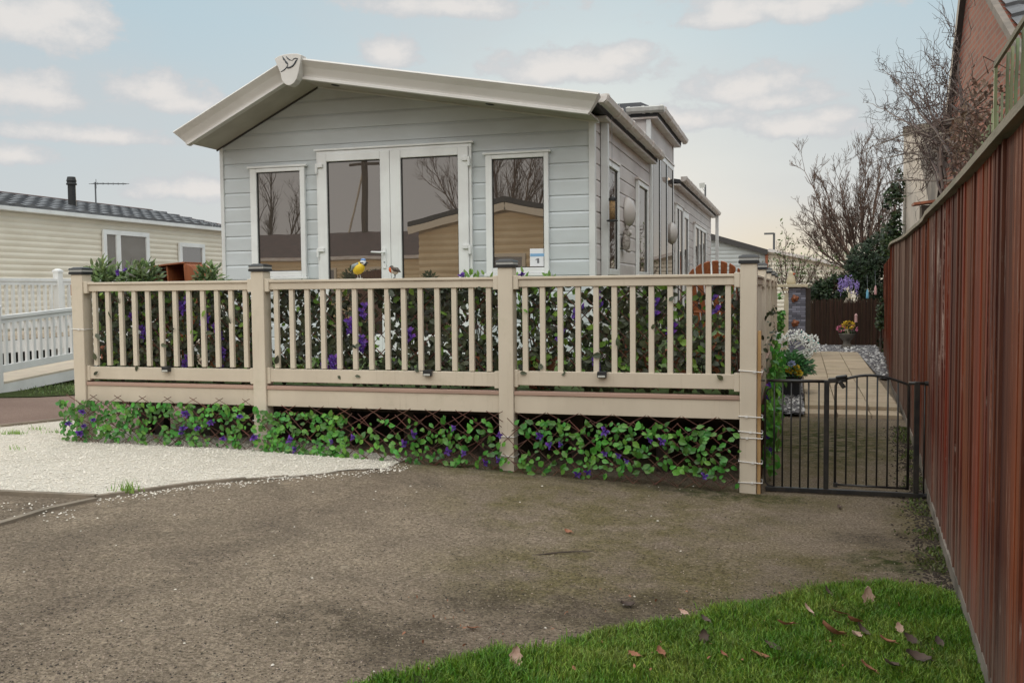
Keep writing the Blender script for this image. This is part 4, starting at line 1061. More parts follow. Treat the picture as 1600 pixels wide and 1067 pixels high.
# a few light shoots over the middle rail
for (xa, xb, yt, lb) in ((725,772,419,'green shoots peeping over the rail left of the brown capped post'), (806,880,417,'green and purple shoots peeping over the rail below the number card')):
    y = .3; bl = px_blob(y, xa, xb, yt+6, 445, .06); t = thing('potted_plant', lb, 'plant', (bl[0][0], y, DZ)); b = MB(); pot(b, (bl[0][0], y, DZ), .09, .13, .26); b.build('pot', 'terracotta', t); b = MB()
    for k in range(8): b.tube([(bl[0][0]+rnd(-.05,.05), y, DZ+.22), (bl[0][0]+rnd(-1,1)*bl[1][0], y, bl[0][2])], [.006,.003], 5)
    b.build('stems', 'bark_dark', t); b = MB()
    for k in range(70):
        d = rdir(); p = V((bl[0][0]+d.x*bl[1][0], y+d.y*.06, bl[0][2]-rnd(-.05,.5)*.8)); b.leaf(p, rnd(.05,.075), .026, V((rnd(-.5,.5),rnd(-.3,.1),rnd(.3,1))), V((0,-1,.5)), .2)
    b.build('foliage', 'leaf_lime', t, fix=False); put_flowers(t, [(bl[0][0]-.12, y-.08, bl[0][2]+.02), (bl[0][0]-.10, y-.08, bl[0][2]-.02)])
for (x, y, s_, lb) in ((-1.02,.95,1.0,'terracotta pot half hidden behind the right bay'), (-.62,.8,.8,'smaller terracotta pot under the slatted chair'), (-.28,1.0,.9,'terracotta pot close to the right corner post')):
    t = thing('plant_pot', lb, 'plant pot', (x,y,DZ), 'terracotta pots behind the right bay'); b = MB(); pot(b, (x,y,DZ), .13*s_, .19*s_, .36*s_); b.build('pot', 'terracotta', t); b = MB()
    for k in range(90):
        d = rdir(); b.leaf((x+d.x*.16, y+d.y*.16, DZ+.36*s_+abs(d.z)*.18), rnd(.05,.09), .035, d+V((0,0,.4)), V((0,-1,.6)), .3)
    b.build('plant', 'leaf_shrub', t, fix=False)
# slatted wooden garden chairs
def slat_chair(nm, c, rot, lb, h=1.05):
    t = thing(nm, lb, 'chair', c, 'wooden garden chairs on the veranda'); t.rotation_euler = (0,0,rot)
    def P(o): o.parent = t; o.matrix_parent_inverse = Matrix.Identity(4); return o
    n = 7; tilt = .38
    for k in range(n):
        u = (k-(n-1)/2); a = u*.075; top = h-.028*u*u*.55; b = MB()
        def q(s, w): 
            l = s; x = u*.062+math.sin(a)*l*.55+w*math.cos(a); return V((x, .20+math.sin(tilt)*l, .28+math.cos(tilt)*l))
        L = (top-.28)/math.cos(tilt); w = .037; ht = lambda v: -.011*v*v
        L = (h-.28)/math.cos(tilt); pr = [q(0,-w*.7), q(0,w*.7), q(L+ht(u+.45)-.01,w), q(L+ht(u+.4),w*.8), q(L+ht(u),0), q(L+ht(u-.4),-w*.8), q(L+ht(u-.45)-.01,-w)]
        off = V((0,math.cos(tilt),-math.sin(tilt)))*.018; m = len(pr)
        b.add([p for p in pr]+[p+off for p in pr], [tuple(range(m)), tuple(range(2*m-1,m-1,-1))]+[(i,(i+1)%m,m+(i+1)%m,m+i) for i in range(m)])
        P(b.build('back_slat', 'chair_wood', bevel=.002))
    b = MB(); b.bar((-.30,.325,.60),(.30,.325,.60),.03,.07); P(b.build('back_rail', 'chair_wood', bevel=.002))
    for k in range(6): b = MB(); y = -.36+k*.1; b.box(-.27,.27,y,y+.085,.40-.022*k,.42-.022*k); P(b.build('seat_slat', 'chair_wood', bevel=.002))
    for s_ in (-1,1):
        b = MB(); b.box(s_*.31-.05,s_*.31+.05,-.42,.36,.585,.607); P(b.build('armrest', 'chair_wood', bevel=.003))
        b = MB(); b.box(s_*.29-.035,s_*.29+.035,-.37,-.30,0,.583); P(b.build('leg', 'chair_wood', bevel=.003))
        b = MB(); b.bar((s_*.28,-.36,.38),(s_*.28,.52,.03),.024,.10); P(b.build('leg', 'chair_wood', bevel=.003))
        b = MB(); b.bar((s_*.325,.33,.0),(s_*.325,.33,.585),.03,.06); P(b.build('leg', 'chair_wood', bevel=.003))
    return t
cR = atY(1.75, 1122, 408)
slat_chair('garden_chair', (-.435, 2.25, DZ), pi, 'brown fan backed wooden chair behind the right bay', h=atY(1.85,1122,407).z-DZ).scale = (.82,.85,1)
# left chair: curved wooden back seen from its hollow rear side
Yc = .95
t = thing('garden_chair', 'brown curved back wooden chair rising above the left bay rail', 'chair', (-5.35, Yc, DZ), 'wooden garden chairs on the veranda')
tl, tr, br, bl_ = atY(Yc,246,417.5), atY(Yc,300,411), atY(Yc,321,438), atY(Yc,256,440)
b = MB(); tl2, tr2 = V(tl), V(tr)
b.bar(tl2, tr2+V((.01,.0,0)), .30, .016); b.build('top_board', 'chair_wood', t, bevel=.003)
def cp(k, dy): 
    a = k/9*pi/2; return V((tr.x+.005+math.sin(a)*(br.x-tr.x), Yc-.15+dy, br.z-.02+math.cos(a)*(tr.z-br.z+.02)))
b = MB(); pr = [V((tr.x-.0,0,tr.z))]+[cp(k,0) for k in range(10)]+[V((br.x,0,DZ+.40)), V((tr.x+.035,0,DZ+.40))]
m = len(pr); b.add([(p.x,Yc-.14,p.z-.009) for p in pr]+[(p.x,Yc+.16,p.z-.009) for p in pr], [tuple(range(m-1,-1,-1)), tuple(range(m,2*m))]+[(i,(i+1)%m,m+(i+1)%m,m+i) for i in range(m)])
b.build('end_board', 'chair_wood', t, bevel=.003)
b = MB(); b.add([(tl.x+.02,Yc+.13,tl.z-.01),(tr.x,Yc+.13,tr.z-.01),(tr.x+.03,Yc+.15,DZ+.40),(tl.x+.09,Yc+.15,DZ+.40),(tl.x+.02,Yc+.15,tl.z-.01),(tr.x,Yc+.15,tr.z-.01),(tr.x+.03,Yc+.17,DZ+.40),(tl.x+.09,Yc+.17,DZ+.40)],
  [(0,1,2,3),(7,6,5,4),(0,4,5,1),(1,5,6,2),(2,6,7,3),(3,7,4,0)]); b.build('back_board', 'chair_wood', t)
for u in (.03,.5):
    p = tl*(1-u)+tr*u; b = MB(); b.bar((p.x,Yc,p.z-.012),(p.x+.07,Yc,DZ+.40),.02,.27,V((0,1,0))) if False else b.add([(p.x-.008,Yc-.13,p.z-.01),(p.x+.010,Yc-.13,p.z-.01),(p.x+.010,Yc+.128,p.z-.01),(p.x-.008,Yc+.128,p.z-.01),(p.x+.062,Yc-.13,DZ+.4),(p.x+.08,Yc-.13,DZ+.4),(p.x+.08,Yc+.145,DZ+.4),(p.x+.062,Yc+.145,DZ+.4)],[(3,2,1,0),(4,5,6,7),(0,1,5,4),(1,2,6,5),(2,3,7,6),(3,0,4,7)])
    b.build('rib', 'chair_wood', t)
b = MB(); b.box(tl.x+.06,br.x+.0,Yc-.36,Yc+.18,DZ+.36,DZ+.395); b.build('seat', 'chair_wood', t, bevel=.003)
for x in (tl.x+.07, br.x-.06):
    for y in (Yc-.33, Yc+.12): MB().box(x,x+.05,y,y+.05,DZ,DZ+.359).build('leg', 'chair_wood', t)

# ------------------------------------------------------------------ bird ornaments on the rail
RZ = 1.617
def tit():
    c = atY(.05, 560, 419); t = thing('blue_tit_ornament', 'yellow breasted blue tit ornament perched on the middle rail', 'ornament', (c.x,.058,RZ))
    k = .0069
    def W(px, py): p = atY(.05, px, py); return V((p.x,.055,p.z))
    b = MB(); Mx = ry(.95) 
    b.lathe([(.002,-.062),(.026,-.05),(.042,-.026),(.047,0),(.042,.022),(.03,.042),(.018,.05),(.002,.054)], W(560.5,419), 16, ry(.75)); b.build('body', 'bird_yellow', t, smooth=True)
    b = MB(); b.ell(W(567,410.2), (.026,.026,.025)); b.build('head', 'bird_white', t, smooth=True)
    b = MB(); h = W(567,409); b.lathe([(.0235,.004),(.021,.014),(.012,.021),(.001,.024)], h+V((.001,0,.004)), 12); b.build('cap', 'bird_blue', t, smooth=True)
    b = MB(); b.tube([W(566,410.5)+V((-.012,-.0262,0)),W(567,410.3)+V((.012,-.0262,0))], .004, 6); b.lathe([(.009,0),(.006,.012),(.0008,.03)], W(570.5,410.5), 8, ry(1.7)); b.tube([W(571.5,412),W(569,414)], [.012,.014], 8); b.build('beak', 'bird_black', t, smooth=True)
    b = MB(); 
    for dy in (-.038,.038):
        a, c2 = W(562,411.5)+V((0,dy*.8,0)), W(549,423)+V((0,dy*.35,0)); m = (a+c2)/2+V((-.004,dy*.25,.004)); b.tube([a,m,c2], [.008,.020,.004], 8)
    b.build('wing', 'bird_wing', t, smooth=True)
    b = MB(); b.tube([W(552,421),W(547,425)], [.012,.006], 6); b.build('tail', 'bird_black', t)
    b = MB()
    for dx in (-.012,.014): b.tube([W(559+dx*100,425)+V((0,0,.006)), V((W(561,425).x+dx,.055,RZ+.001)), V((W(561,425).x+dx+.018,.05,RZ+.003))], .0025, 5)
    b.lathe([(.028,0),(.026,.006)], (W(561,425).x,.055,RZ), 12); b.build('feet', 'lens', t)
tit()
def robin():
    t = thing('robin_ornament', 'small robin ornament with red breast perched on the middle rail', 'ornament', (atY(.05,613,430).x,.058,RZ))
    def W(px, py): p = atY(.05, px, py); return V((p.x,.055,p.z))
    b = MB(); b.lathe([(.001,-.045),(.018,-.036),(.027,-.014),(.028,.006),(.022,.024),(.012,.032),(.001,.036)], W(614.8,422.5), 14, ry(-1.0)); b.build('body', 'bird_cream', t, smooth=True)
    b = MB(); b.ell(W(611.2,422), (.021,.029,.026), ry(-.4)); b.build('breast', 'bird_red', t, smooth=True)
    b = MB(); b.ell(W(611.5,418.2), (.019,.018,.018)); b.lathe([(.006,0),(.0006,.018)], W(609.6,418.6), 6, ry(-1.6)); b.build('head', 'bird_brown', t, smooth=True)
    b = MB()
    for dy in (-.027,.027): b.tube([W(613,418.5)+V((0,dy*.7,0)), W(618,421)+V((0,dy,0)), W(625,425)+V((0,dy*.2,0))], [.010,.017,.004], 8)
    b.build('wing', 'bird_brown', t, smooth=True)
    b = MB(); b.tube([W(617,426),W(617.5,429),V((W(617,430).x-.0,.05,RZ+.002)),V((W(614,430).x,.05,RZ+.003))], .003, 5); b.tube([W(616,426),V((W(616,430).x,.065,RZ+.002))], .003, 5); b.build('feet', 'bird_black', t)
robin()

# ================================================================== GATE
G = thing('metal_gate', 'black metal barred gate between the veranda corner post and red fence', 'gate', (.6, .12, 0))
gy = .12
MB().box(.062, 1.150, gy-.016, gy+.016, .008, .040).build('bottom_beam', 'gate_metal', G, bevel=.003)
b = MB(); b.tube([(.07,gy,.828),(.50,gy,.828)], .0115, 8); b.tube([(1.045,gy,.826),(1.16,gy,.826)], .0115, 8); b.build('top_rail', 'gate_metal', G, smooth=True)
b = MB(); b.tube([(.10,gy,.775),(.075,gy,.765),(.058,gy,.735),(.056,gy,.12),(.062,gy,.07),(.085,gy,.045),(.12,gy,.04)], .0075, 8); b.tube([(.056,gy,.828),(.02,gy,.828)], .006, 6); b.build('side_loop', 'gate_metal', G, smooth=True)
for px in (1209.5,1222.5,1236,1250,1263,1279): 
    x = atY(gy, px, 690).x; MB().tube([(x,gy,.041),(x,gy,.82)], .0062, 8).build('bar', 'gate_metal', G, smooth=True)
for px in (1291,1432): 
    x = atY(gy, px, 690).x; MB().box(x-.018, x+.018, gy-.018, gy+.018, .041, .838).build('post', 'gate_metal', G, bevel=.004)
x = atY(gy,1444,690).x; MB().tube([(x,gy,.041),(x,gy,.82)], .0062, 8).build('bar', 'gate_metal', G, smooth=True)
LX0, LX1 = atY(gy,1305,690).x, atY(gy,1419,690).x
def arch(x):
    u = (x-LX0)/(LX1-LX0); return .812+.066*math.sin(pi*min(1, max(0, u*.93+.06)))**1.0
Lf = MB().tube([(LX0,gy,.066)]+[(LX0,gy,.80)]+[(x,gy,arch(x)) for x in lin(LX0+.012, LX1-.005, 16)]+[(LX1,gy,.80),(LX1,gy,.06)], .0095, 8).build('gate_leaf', 'gate_metal', G, smooth=True)
MB().tube([(LX0,gy,.075),(LX1,gy,.070)], .0085, 8).build('leaf_bottom_rail', 'gate_metal', Lf, smooth=True)
for px in (1322,1338,1354,1370,1386.5,1402.5):
    x = atY(gy, px, 690).x; MB().tube([(x,gy,.078),(x,gy,arch(x)-.004)], .0062, 8).build('bar', 'gate_metal', Lf, smooth=True)
b = MB(); b.bar((.50,gy,.835),(.625,gy,.845),.045,.035); b.bar((.55,gy-.01,.86),(.63,gy-.01,.872),.05,.018); b.bar((.575,gy-.012,.835),(.61,gy-.012,.785),.03,.03); b.build('latch', 'gate_metal', G, bevel=.006)
b = MB(); b.box(LX0-.012,LX0+.018,gy-.02,gy+.02,.058,.09); b.build('hinge', 'gate_metal', G, bevel=.003)
for z in (.826,.024):
    b = MB(); b.tube([(1.15,gy,z),(1.172,gy,z)], .017, 10); b.build('wall_pad', 'gate_metal', G)

# ================================================================== RED BOUNDARY FENCE
FN = thing('timber_fence', 'tall weathered red brown board fence along the right side', 'fence', (fx(0), 0, 0))
def fence_boards(y0, y1, ztop, par, mat='fence_board', zb=.09):
    b = MB(); y = y0; k = 0
    while y < y1:
        w = R.choice((.10,.13,.15,.19,.22,.28)); e = min(y+w+.012, y1); xa, xb = fx(y), fx(e); o1, o2 = rnd(-.007,.004), .012+rnd(0,.005)
        zt = ztop(y)+rnd(-.004,.004); t = .012
        # feather-edge board: thick lip over the next one
        b.add([(xa-.001+o1,y,zb),(xb+.003,e,zb),(xb+.018,e,zb),(xa+.016,y,zb),(xa-.001+o1,y,zt),(xb+.003,e,zt),(xb+.018,e,zt),(xa+.016,y,zt)],
              [(0,3,2,1),(4,5,6,7),(0,1,5,4),(1,2,6,5),(2,3,7,6),(3,0,4,7)])
        y += w
    return b.build('boards', mat, par)
zt = lambda y: 2.006+ .008*math.sin(y*.9) + max(0, min(.12, (y-1.0)*.016))
fence_boards(-8, 10.4, zt, FN)
def strip_along(b, ya, yb, xo0, xo1, z0, z1, n):
    ys = lin(ya, yb, n)
    for a, c in zip(ys, ys[1:]):
        b.add([(fx(a)+xo0,a,z0(a)),(fx(c)+xo0,c,z0(c)),(fx(c)+xo1,c,z0(c)),(fx(a)+xo1,a,z0(a)),(fx(a)+xo0,a,z1(a)),(fx(c)+xo0,c,z1(c)),(fx(c)+xo1,c,z1(c)),(fx(a)+xo1,a,z1(a))],
              [(0,3,2,1),(4,5,6,7),(0,1,5,4),(1,2,6,5),(2,3,7,6),(3,0,4,7)])
b = MB(); strip_along(b, -8, 10.4, -.034, .05, lambda y: zt(y)+.006, lambda y: zt(y)+.038, 30); b.build('capping_rail', 'old_wood', FN)
b = MB(); strip_along(b, -8, 10.4, -.002, .045, lambda y: -.05, lambda y: .085+.02*math.sin(y*1.3), 40); b.build('gravel_board', 'concrete_strip', FN)
F2 = thing('timber_fence', 'further stretch of reddish fence beyond the capped boards', 'fence', (fx(13), 13, 0))
fence_boards(10.45, 16.6, lambda y: 2.0, F2, zb=.02)
# bamboo screen above the near fence
BS = thing('bamboo_screen', 'green bamboo cane screen fixed above the red fence', 'screen', (fx(-3)+.05, -3, 2.05))
b = MB(); y = -5.6
while y < -2.92:
    x = fx(y)+.07; r_ = rnd(.0055,.0070); t = rnd(-.02,.02); zz = lin(2.0, 2.41, 6)
    b.tube([(x+rnd(-.003,.003), y+t*i/5, z) for i, z in enumerate(zz)], [r_*(1.12 if i % 2 else .95) for i in range(6)], 7); y += rnd(.10,.125)
b.build('canes', 'bamboo', BS, smooth=True)
b = MB(); b.bar((fx(-5.6)+.045,-5.6,2.385),(fx(-2.85)+.045,-2.85,2.40),.012,.02); b.build('top_batten', 'old_wood', BS)
b = MB(); b.bar((fx(-2.83)+.05,-2.83,2.02),(fx(-2.83)+.05,-2.83,2.40),.012,.012); b.build('end_post', 'bamboo', BS)
b = MB(); y = -2.78
while y < -1.55:
    x = fx(y)+.08; h = 2.30-.10*(y+2.78)+rnd(-.03,.03); b.tube([(x,y,2.0),(x+rnd(-.004,.004),y+rnd(-.01,.01),h)], rnd(.0045,.0065), 6); y += rnd(.11,.15)
b.build('canes', 'bamboo', BS, smooth=True)
# bare rambler climbing over the fence
def arc_twigs(b, a, e, r0, sag, subs, rec=0):
    a, e = V(a), V(e); mid = (a+e)/2+V((rnd(-.05,.05), 0, sag)); P = []
    for i in range(9):
        t = i/8; p = a*(1-t)**2+mid*2*t*(1-t)+e*t*t; P.append(p+rdir()*.012*(1+rec))
    b.tube(P, [r0*(1-.78*i/8) for i in range(9)], 5)
    for k in range(subs):
        i = R.randrange(2, 9); p = P[i]; L = rnd(.08,.35)*(1 if rec == 0 else .55)
        d = ((e-a).normalized()*rnd(.1,.8)+V((rnd(-.35,.25), rnd(-.3,.5), rnd(-.4,.9)))).normalized()
        if rec < 1: arc_twigs(b, p, p+d*L*1.4, r0*.42, rnd(-.05,.06), 3, rec+1)
        else: b.tube([p, p+d*L*.5+rdir()*.02, p+d*L], [r0*.5, r0*.4, r0*.2], 4)
RB = thing('climbing_shrub', 'leafless tangled climber arching off the fence top past the bamboo', 'shrub', (fx(-1)+.15,-1,1.9), None)
b = MB(); b.tube([(fx(-1.6)+.14,-1.6,.0),(fx(-1.6)+.16,-1.5,1.2),(fx(-1.6)+.10,-1.4,2.1),(fx(-1.5)+.12,-1.5,2.45)], [.022,.02,.016,.01], 7)
b.tube([(fx(-.9)+.14,-.9,.0),(fx(-.9)+.17,-.8,1.3),(fx(-.7)+.12,-.7,2.15)], [.018,.016,.012], 7); b.build('trunk', 'bark_climber', RB)
b = MB()
for (px, py, xx) in ((1377,107,1.25),(1342,225,1.32),(1347,300,1.35),(1400,270,1.3),(1430,115,1.25),(1465,95,1.22),(1490,60,1.2),(1330,250,1.4),(1375,240,1.3),(1395,165,1.3),(1420,200,1.25),(1440,300,1.3),(1410,150,1.32),(1450,170,1.24),(1385,190,1.36),(1365,290,1.36),(1480,130,1.2),(1425,250,1.3),(1460,230,1.26),(1350,160,1.4),(1440,140,1.25),(1340,270,1.42),(1470,190,1.2),(1435,225,1.28),(1455,275,1.28),(1400,130,1.3),(1475,240,1.22)):
    e = atX(xx+rnd(-.04,.06), px, py)
    a = V((fx(-1.5)+rnd(.0,.16), rnd(-1.9,-.5), rnd(2.08,2.4)))
    arc_twigs(b, a, e, rnd(.0065,.009), rnd(.1,.32), 12)
b.build('branches', 'bark_climber', RB)
b = MB()
for k in range(420):
    y = rnd(-2.7,-1.5); p = V((fx(y)+.05+rnd(-.07,.1), y, 2.22+R.gauss(0,.10)+(.05 if y<-1.9 else 0))); L = rnd(.02,.04)
    b.leaf(p, L, L*.5, rdir(), rdir(), .6)
for k in range(60): y = rnd(-2.8,-1.3); a = V((fx(y)+.03, y, rnd(2.1,2.4))); b.tube([a, a+rdir()*.08, a+rdir()*.16], [.003,.0025,.0015], 4)
b.build('withered_leaves', 'leaf_brown', RB, fix=False)

# ================================================================== BUILDINGS ON THE RIGHT
BH = thing('brick_house', 'red brick gable house with dark verge behind the bamboo screen', 'house', (3.2, 10, 0))
xw = 2.6
pa, pb = atX(xw,1490,150), atX(xw,1508,0); pc, pd = atX(xw,1553,0), atX(xw,1578,42)
sl_a = (pb.z-pa.z)/(pb.y-pa.y); sl_c = (pd.z-pc.z)/(pd.y-pc.y)
# far verge line  z = pa.z + sl_a (y-pa.y);   near verge  z = pc.z + sl_c (y-pc.y)
ya = (pc.z-pa.z+sl_a*pa.y-sl_c*pc.y)/(sl_a-sl_c); za = pa.z+sl_a*(ya-pa.y)
yf = pa.y+(2.4-pa.z)/sl_a; yn = pc.y+(3.2-pc.z)/sl_c
b = MB(); b.prismX([(yf,0),(yf,2.4),(ya,za),(yn,3.2),(yn,0)], xw, xw+.25); b.build('gable_wall', 'brick', BH)
b = MB(); b.bar((xw-.03,yf,2.4),(xw-.03,ya,za),.10,.16); b.build('verge_board', 'verge_dark', BH)
b = MB(); b.bar((xw-.03,yn,3.2),(xw-.03,ya-.05,za-.03),.08,.09); b.build('verge_board', 'render_stain', BH)
def tiled_roof(par, p0, p1, p2, p3, nu, nv, mat='tile_grey', th=.05):
    """rows of lapped tiles between eave p0-p1 and ridge p3-p2"""
    b = MB(); p0, p1, p2, p3 = map(V, (p0,p1,p2,p3)); nn = (p1-p0).cross(p3-p0).normalized()
    if nn.z < 0: nn = -nn
    for j in range(nv):
        for i in range(nu):
            u0, u1 = i/nu, (i+.97)/nu; v0, v1 = j/nv, (j+1.1)/nv
            f_ = lambda u, v, h: (p0*(1-u)+p1*u)*(1-v)+(p3*(1-u)+p2*u)*v+nn*h
            b.add([f_(u0,v0,th),f_((u0+u1)/2,v0,th*1.6),f_(u1,v0,th),f_(u1,v1,.005),f_((u0+u1)/2,v1,th*.6),f_(u0,v1,.005),f_(u0,v0,.0),f_(u1,v0,0)], [(0,1,4,5),(1,2,3,4),(6,7,2,1),(6,1,0)])
    return b.build('roof', mat, par, fix=False)
tiled_roof(BH, (xw+.05,yn-.1,3.12), (xw+6,yn-.1,3.12), (xw+6,ya-.1,za), (xw+.05,ya-.1,za), 20, 14)
b = MB(); b.box(xw+.26, 8.5, yn, yf-.2, 0, 3.0); b.build('side_walls', 'brick', BH)
b = MB(); b.add([(xw+.05,yf,2.42),(xw+6,yf,2.42),(xw+6,ya,za),(xw+.05,ya,za)], [(0,1,2,3)]); b.build('rear_roof', 'tile_grey', BH)
RH = thing('rendered_house', 'beige rendered house with a stained wall behind the fence end', 'house', (2.9, 15, 0))
xr = 2.8; e0, e1 = atX(xr,1413,197), atX(xr,1405,365); yt = e0.y+.1; z_t = e0.z; yn2 = 10.9
b = MB(); b.prismX([(yt,0),(yt,z_t-.22),(yn2,z_t-1.15),(yn2,0)], xr, xr+4); b.build('wall', 'render_wall', RH)
b = MB(); b.prismX([(yt+.03,z_t-.22),(yt+.03,z_t),(yn2,z_t-.95),(yn2,z_t-1.15)], xr-.02, xr+4); b.build('parapet', 'moss_stone', RH)
q1, q2, q3, q4 = atX(xr,1437,238), atX(xr,1456,335), atX(xr,1500,335), atX(xr,1500,225)
b = MB(); b.prismX([(q1.y,q1.z),(q2.y,q2.z),(yn2+.01,q2.z),(yn2+.01,z_t-1.17),(q1.y-.3,q1.z)], xr-.015, xr-.001); b.build('weather_stain', 'render_stain', RH)
p = atX(1.75,1440,322)
tr_ = thing('bird_table', 'small brown roofed box peeping over the fence against the beige wall', 'bird box', (1.75, p.y, 0))
b = MB(); b.bar((1.65,p.y,p.z+.02),(2.02,p.y,p.z+.06),.26,.03); b.build('roof', 'terracotta', tr_); b = MB(); b.box(1.74,1.96,p.y-.1,p.y+.1,p.z-.2,p.z); b.build('box', 'dark_timber', tr_); MB().box(1.81,1.88,p.y-.035,p.y+.035,0,p.z-.2).build('pole', 'dark_timber', tr_)

# ================================================================== FOLIAGE MASSES AND BARE TREES
def foliage(nm, lb, cat, blobs, n, L0, L1, mat, stem=None, group=None, base=None, kind=None, thr=-.12, sc=3.2, Wf=.5):
    c0 = base or (blobs[0][0][0], blobs[0][0][1], 0)
    t = thing(nm, lb, cat, c0, group); b = MB()
    for q in blobs:
        e = V(q[0]); b.tube([V(c0)+rdir()*.03, (V(c0)+e)/2+rdir()*.06, e], [.035,.025,.008], 6)
    b.build('trunk' if cat == 'tree' else 'stems', stem or 'bark_dark', t); b = MB(); wts = [q[1][0]*q[1][2] for q in blobs]
    for k in range(n):
        q = R.choices(blobs, wts)[0]; d = rdir()*R.random()**.33; d *= 1+.22*noise.noise(d*2.5+V(q[0]))
        p = V(q[0])+V((d.x*q[1][0], d.y*q[1][1], d.z*q[1][2]))
        if noise.noise(p*sc) < thr: continue
        L = rnd(L0, L1); b.leaf(p, L, L*Wf, d+rdir()*.7, d+V((0,-.3,.5)), .3)
    b.build('crown' if cat == 'tree' else 'foliage', mat, t, fix=False); return t
def bl(y, x0, x1, yt, yb, d=.4): return px_blob(y, x0, x1, yt, yb, d)
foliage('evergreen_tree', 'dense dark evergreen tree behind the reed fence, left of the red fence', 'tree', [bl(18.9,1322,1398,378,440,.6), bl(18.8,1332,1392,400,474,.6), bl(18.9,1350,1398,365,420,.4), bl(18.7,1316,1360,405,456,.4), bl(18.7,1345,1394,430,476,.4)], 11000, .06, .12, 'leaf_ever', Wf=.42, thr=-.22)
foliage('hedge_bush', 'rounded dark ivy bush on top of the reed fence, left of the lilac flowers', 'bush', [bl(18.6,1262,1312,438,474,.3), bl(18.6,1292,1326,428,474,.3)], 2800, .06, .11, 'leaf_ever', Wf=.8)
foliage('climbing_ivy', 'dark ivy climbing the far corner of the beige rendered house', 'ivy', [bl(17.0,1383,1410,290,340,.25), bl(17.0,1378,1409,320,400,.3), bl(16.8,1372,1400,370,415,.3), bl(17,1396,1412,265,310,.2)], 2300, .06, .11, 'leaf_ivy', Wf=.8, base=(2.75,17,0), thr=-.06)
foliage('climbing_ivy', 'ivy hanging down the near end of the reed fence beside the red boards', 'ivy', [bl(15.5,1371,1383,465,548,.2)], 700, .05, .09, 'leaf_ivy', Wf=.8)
foliage('climbing_ivy', 'ivy growing left of the cream post by the slate clad column', 'ivy', [bl(12.6,1215,1224,452,520,.15)], 500, .05, .09, 'leaf_bright', Wf=.8)
def bare_tree(nm, lb, base, tops, r0, mat, depth=3, sub=6, group=None, L0=.9, cat='tree', flare=.45, leaves=0, split=.35, rmin=.004):
    t = thing(nm, lb, cat, base, group); base = V(base); tb, cb = MB(), MB(); tips = []
    fork = base+V((0,0,1))*(sum(q[2] for q in tops)/len(tops)-base.z)*split
    tb.tube([base-V((0,0,.1)), base+(fork-base)*.5+V((rnd(-.05,.05),0,0)), fork], [r0*1.25, r0*1.0, r0*.85], 9)
    def grow(a, d, L, r, lev):
        n = 6; P = [a]; dd = d.normalized()
        for i in range(n):
            dd = (dd+rdir()*.16+V((0,0,.05))).normalized(); P.append(P[-1]+dd*L/n)
        cb.tube(P, [max(rmin, r*(1-.62*i/n)) for i in range(n+1)], 5 if lev > 1 else 4, cap=False)
        tips.append((P[-1], dd))
        if lev <= 0: return
        for k in range(sub):
            i = R.randrange(2, n+1); q = (dd+rdir()*flare*1.6+V((0,0,.15))).normalized()
            grow(P[i], q, L*rnd(.38,.66), r*(1-.62*i/n)*rnd(.5,.72), lev-1)
    for e in tops:
        e = V(e); a = fork; n = 7; P = []
        m = a*.5+e*.5+V((rnd(-.1,.1),0,-.12*(e-a).length))
        for i in range(n+1):
            s_ = i/n; P.append(a*(1-s_)**2+m*2*s_*(1-s_)+e*s_*s_+rdir()*.03*(i>0))
        rr = r0*rnd(.45,.62); tb.tube(P, [rr*(1-.8*i/n) for i in range(n+1)], 6)
        for i in range(2, n+1):
            for k in range(3 if i < n else 2):
                d = ((P[i]-P[i-1]).normalized()+rdir()*flare).normalized(); grow(P[i], d, L0*rnd(.5,1.0)*(1-.35*i/n), rr*(1-.8*i/n)*.6+.003, depth-1)
    tb.build('trunk', mat, t, smooth=True, fix=False); cb.build('crown', mat, t, fix=False)
    if leaves:
        b = MB()
        for k in range(leaves):
            p, d = R.choice(tips); L = rnd(.05,.1); b.leaf(p+rdir()*.12, L, L*.5, rdir(), rdir(), .3)
        b.build('leaves', 'leaf_shrub', t, fix=False)
    return t
Y1 = 20.5
bare_tree('bare_tree', 'wide leafless reddish tree behind the evergreen, filling the gap before the beige house', (atY(Y1,1345,470).x, Y1, 0), [tuple(atY(Y1+dy,*q)) for q, dy in (((1258,268),.3),((1290,300),-.3),((1312,280),.4),((1345,268),0),((1375,262),-.3),((1395,285),.2),((1275,340),-.5),((1330,330),.5),((1265,370),.2),((1400,330),0),((1355,240),.3))], .085, 'bark_red', depth=3, sub=5, L0=1.0, split=.42)
bare_tree('bare_shrub', 'thin straggly shrub with few leaves above the slate clad column', (atY(19,1235,470).x, 19, 0), [tuple(atY(19+dy,*q)) for q, dy in (((1215,395),0),((1240,385),.2),((1262,400),-.2),((1228,372),.1),((1285,405),0),((1250,420),.3),((1206,420),.2),((1300,425),0))], .03, 'bark_red', depth=2, sub=3, L0=.45, cat='shrub', leaves=420, split=.5)
bare_tree('bare_shrub', 'tangled bare shrub in front of the cream wall behind the reed fence', (atY(18.6,1285,480).x, 18.6, 0), [tuple(atY(18.6,*q)) for q in ((1265,430),(1290,415),(1312,400),(1275,405),(1250,440),(1310,430))], .028, 'bark_red', depth=2, sub=3, L0=.4, cat='shrub', leaves=120, split=.5)

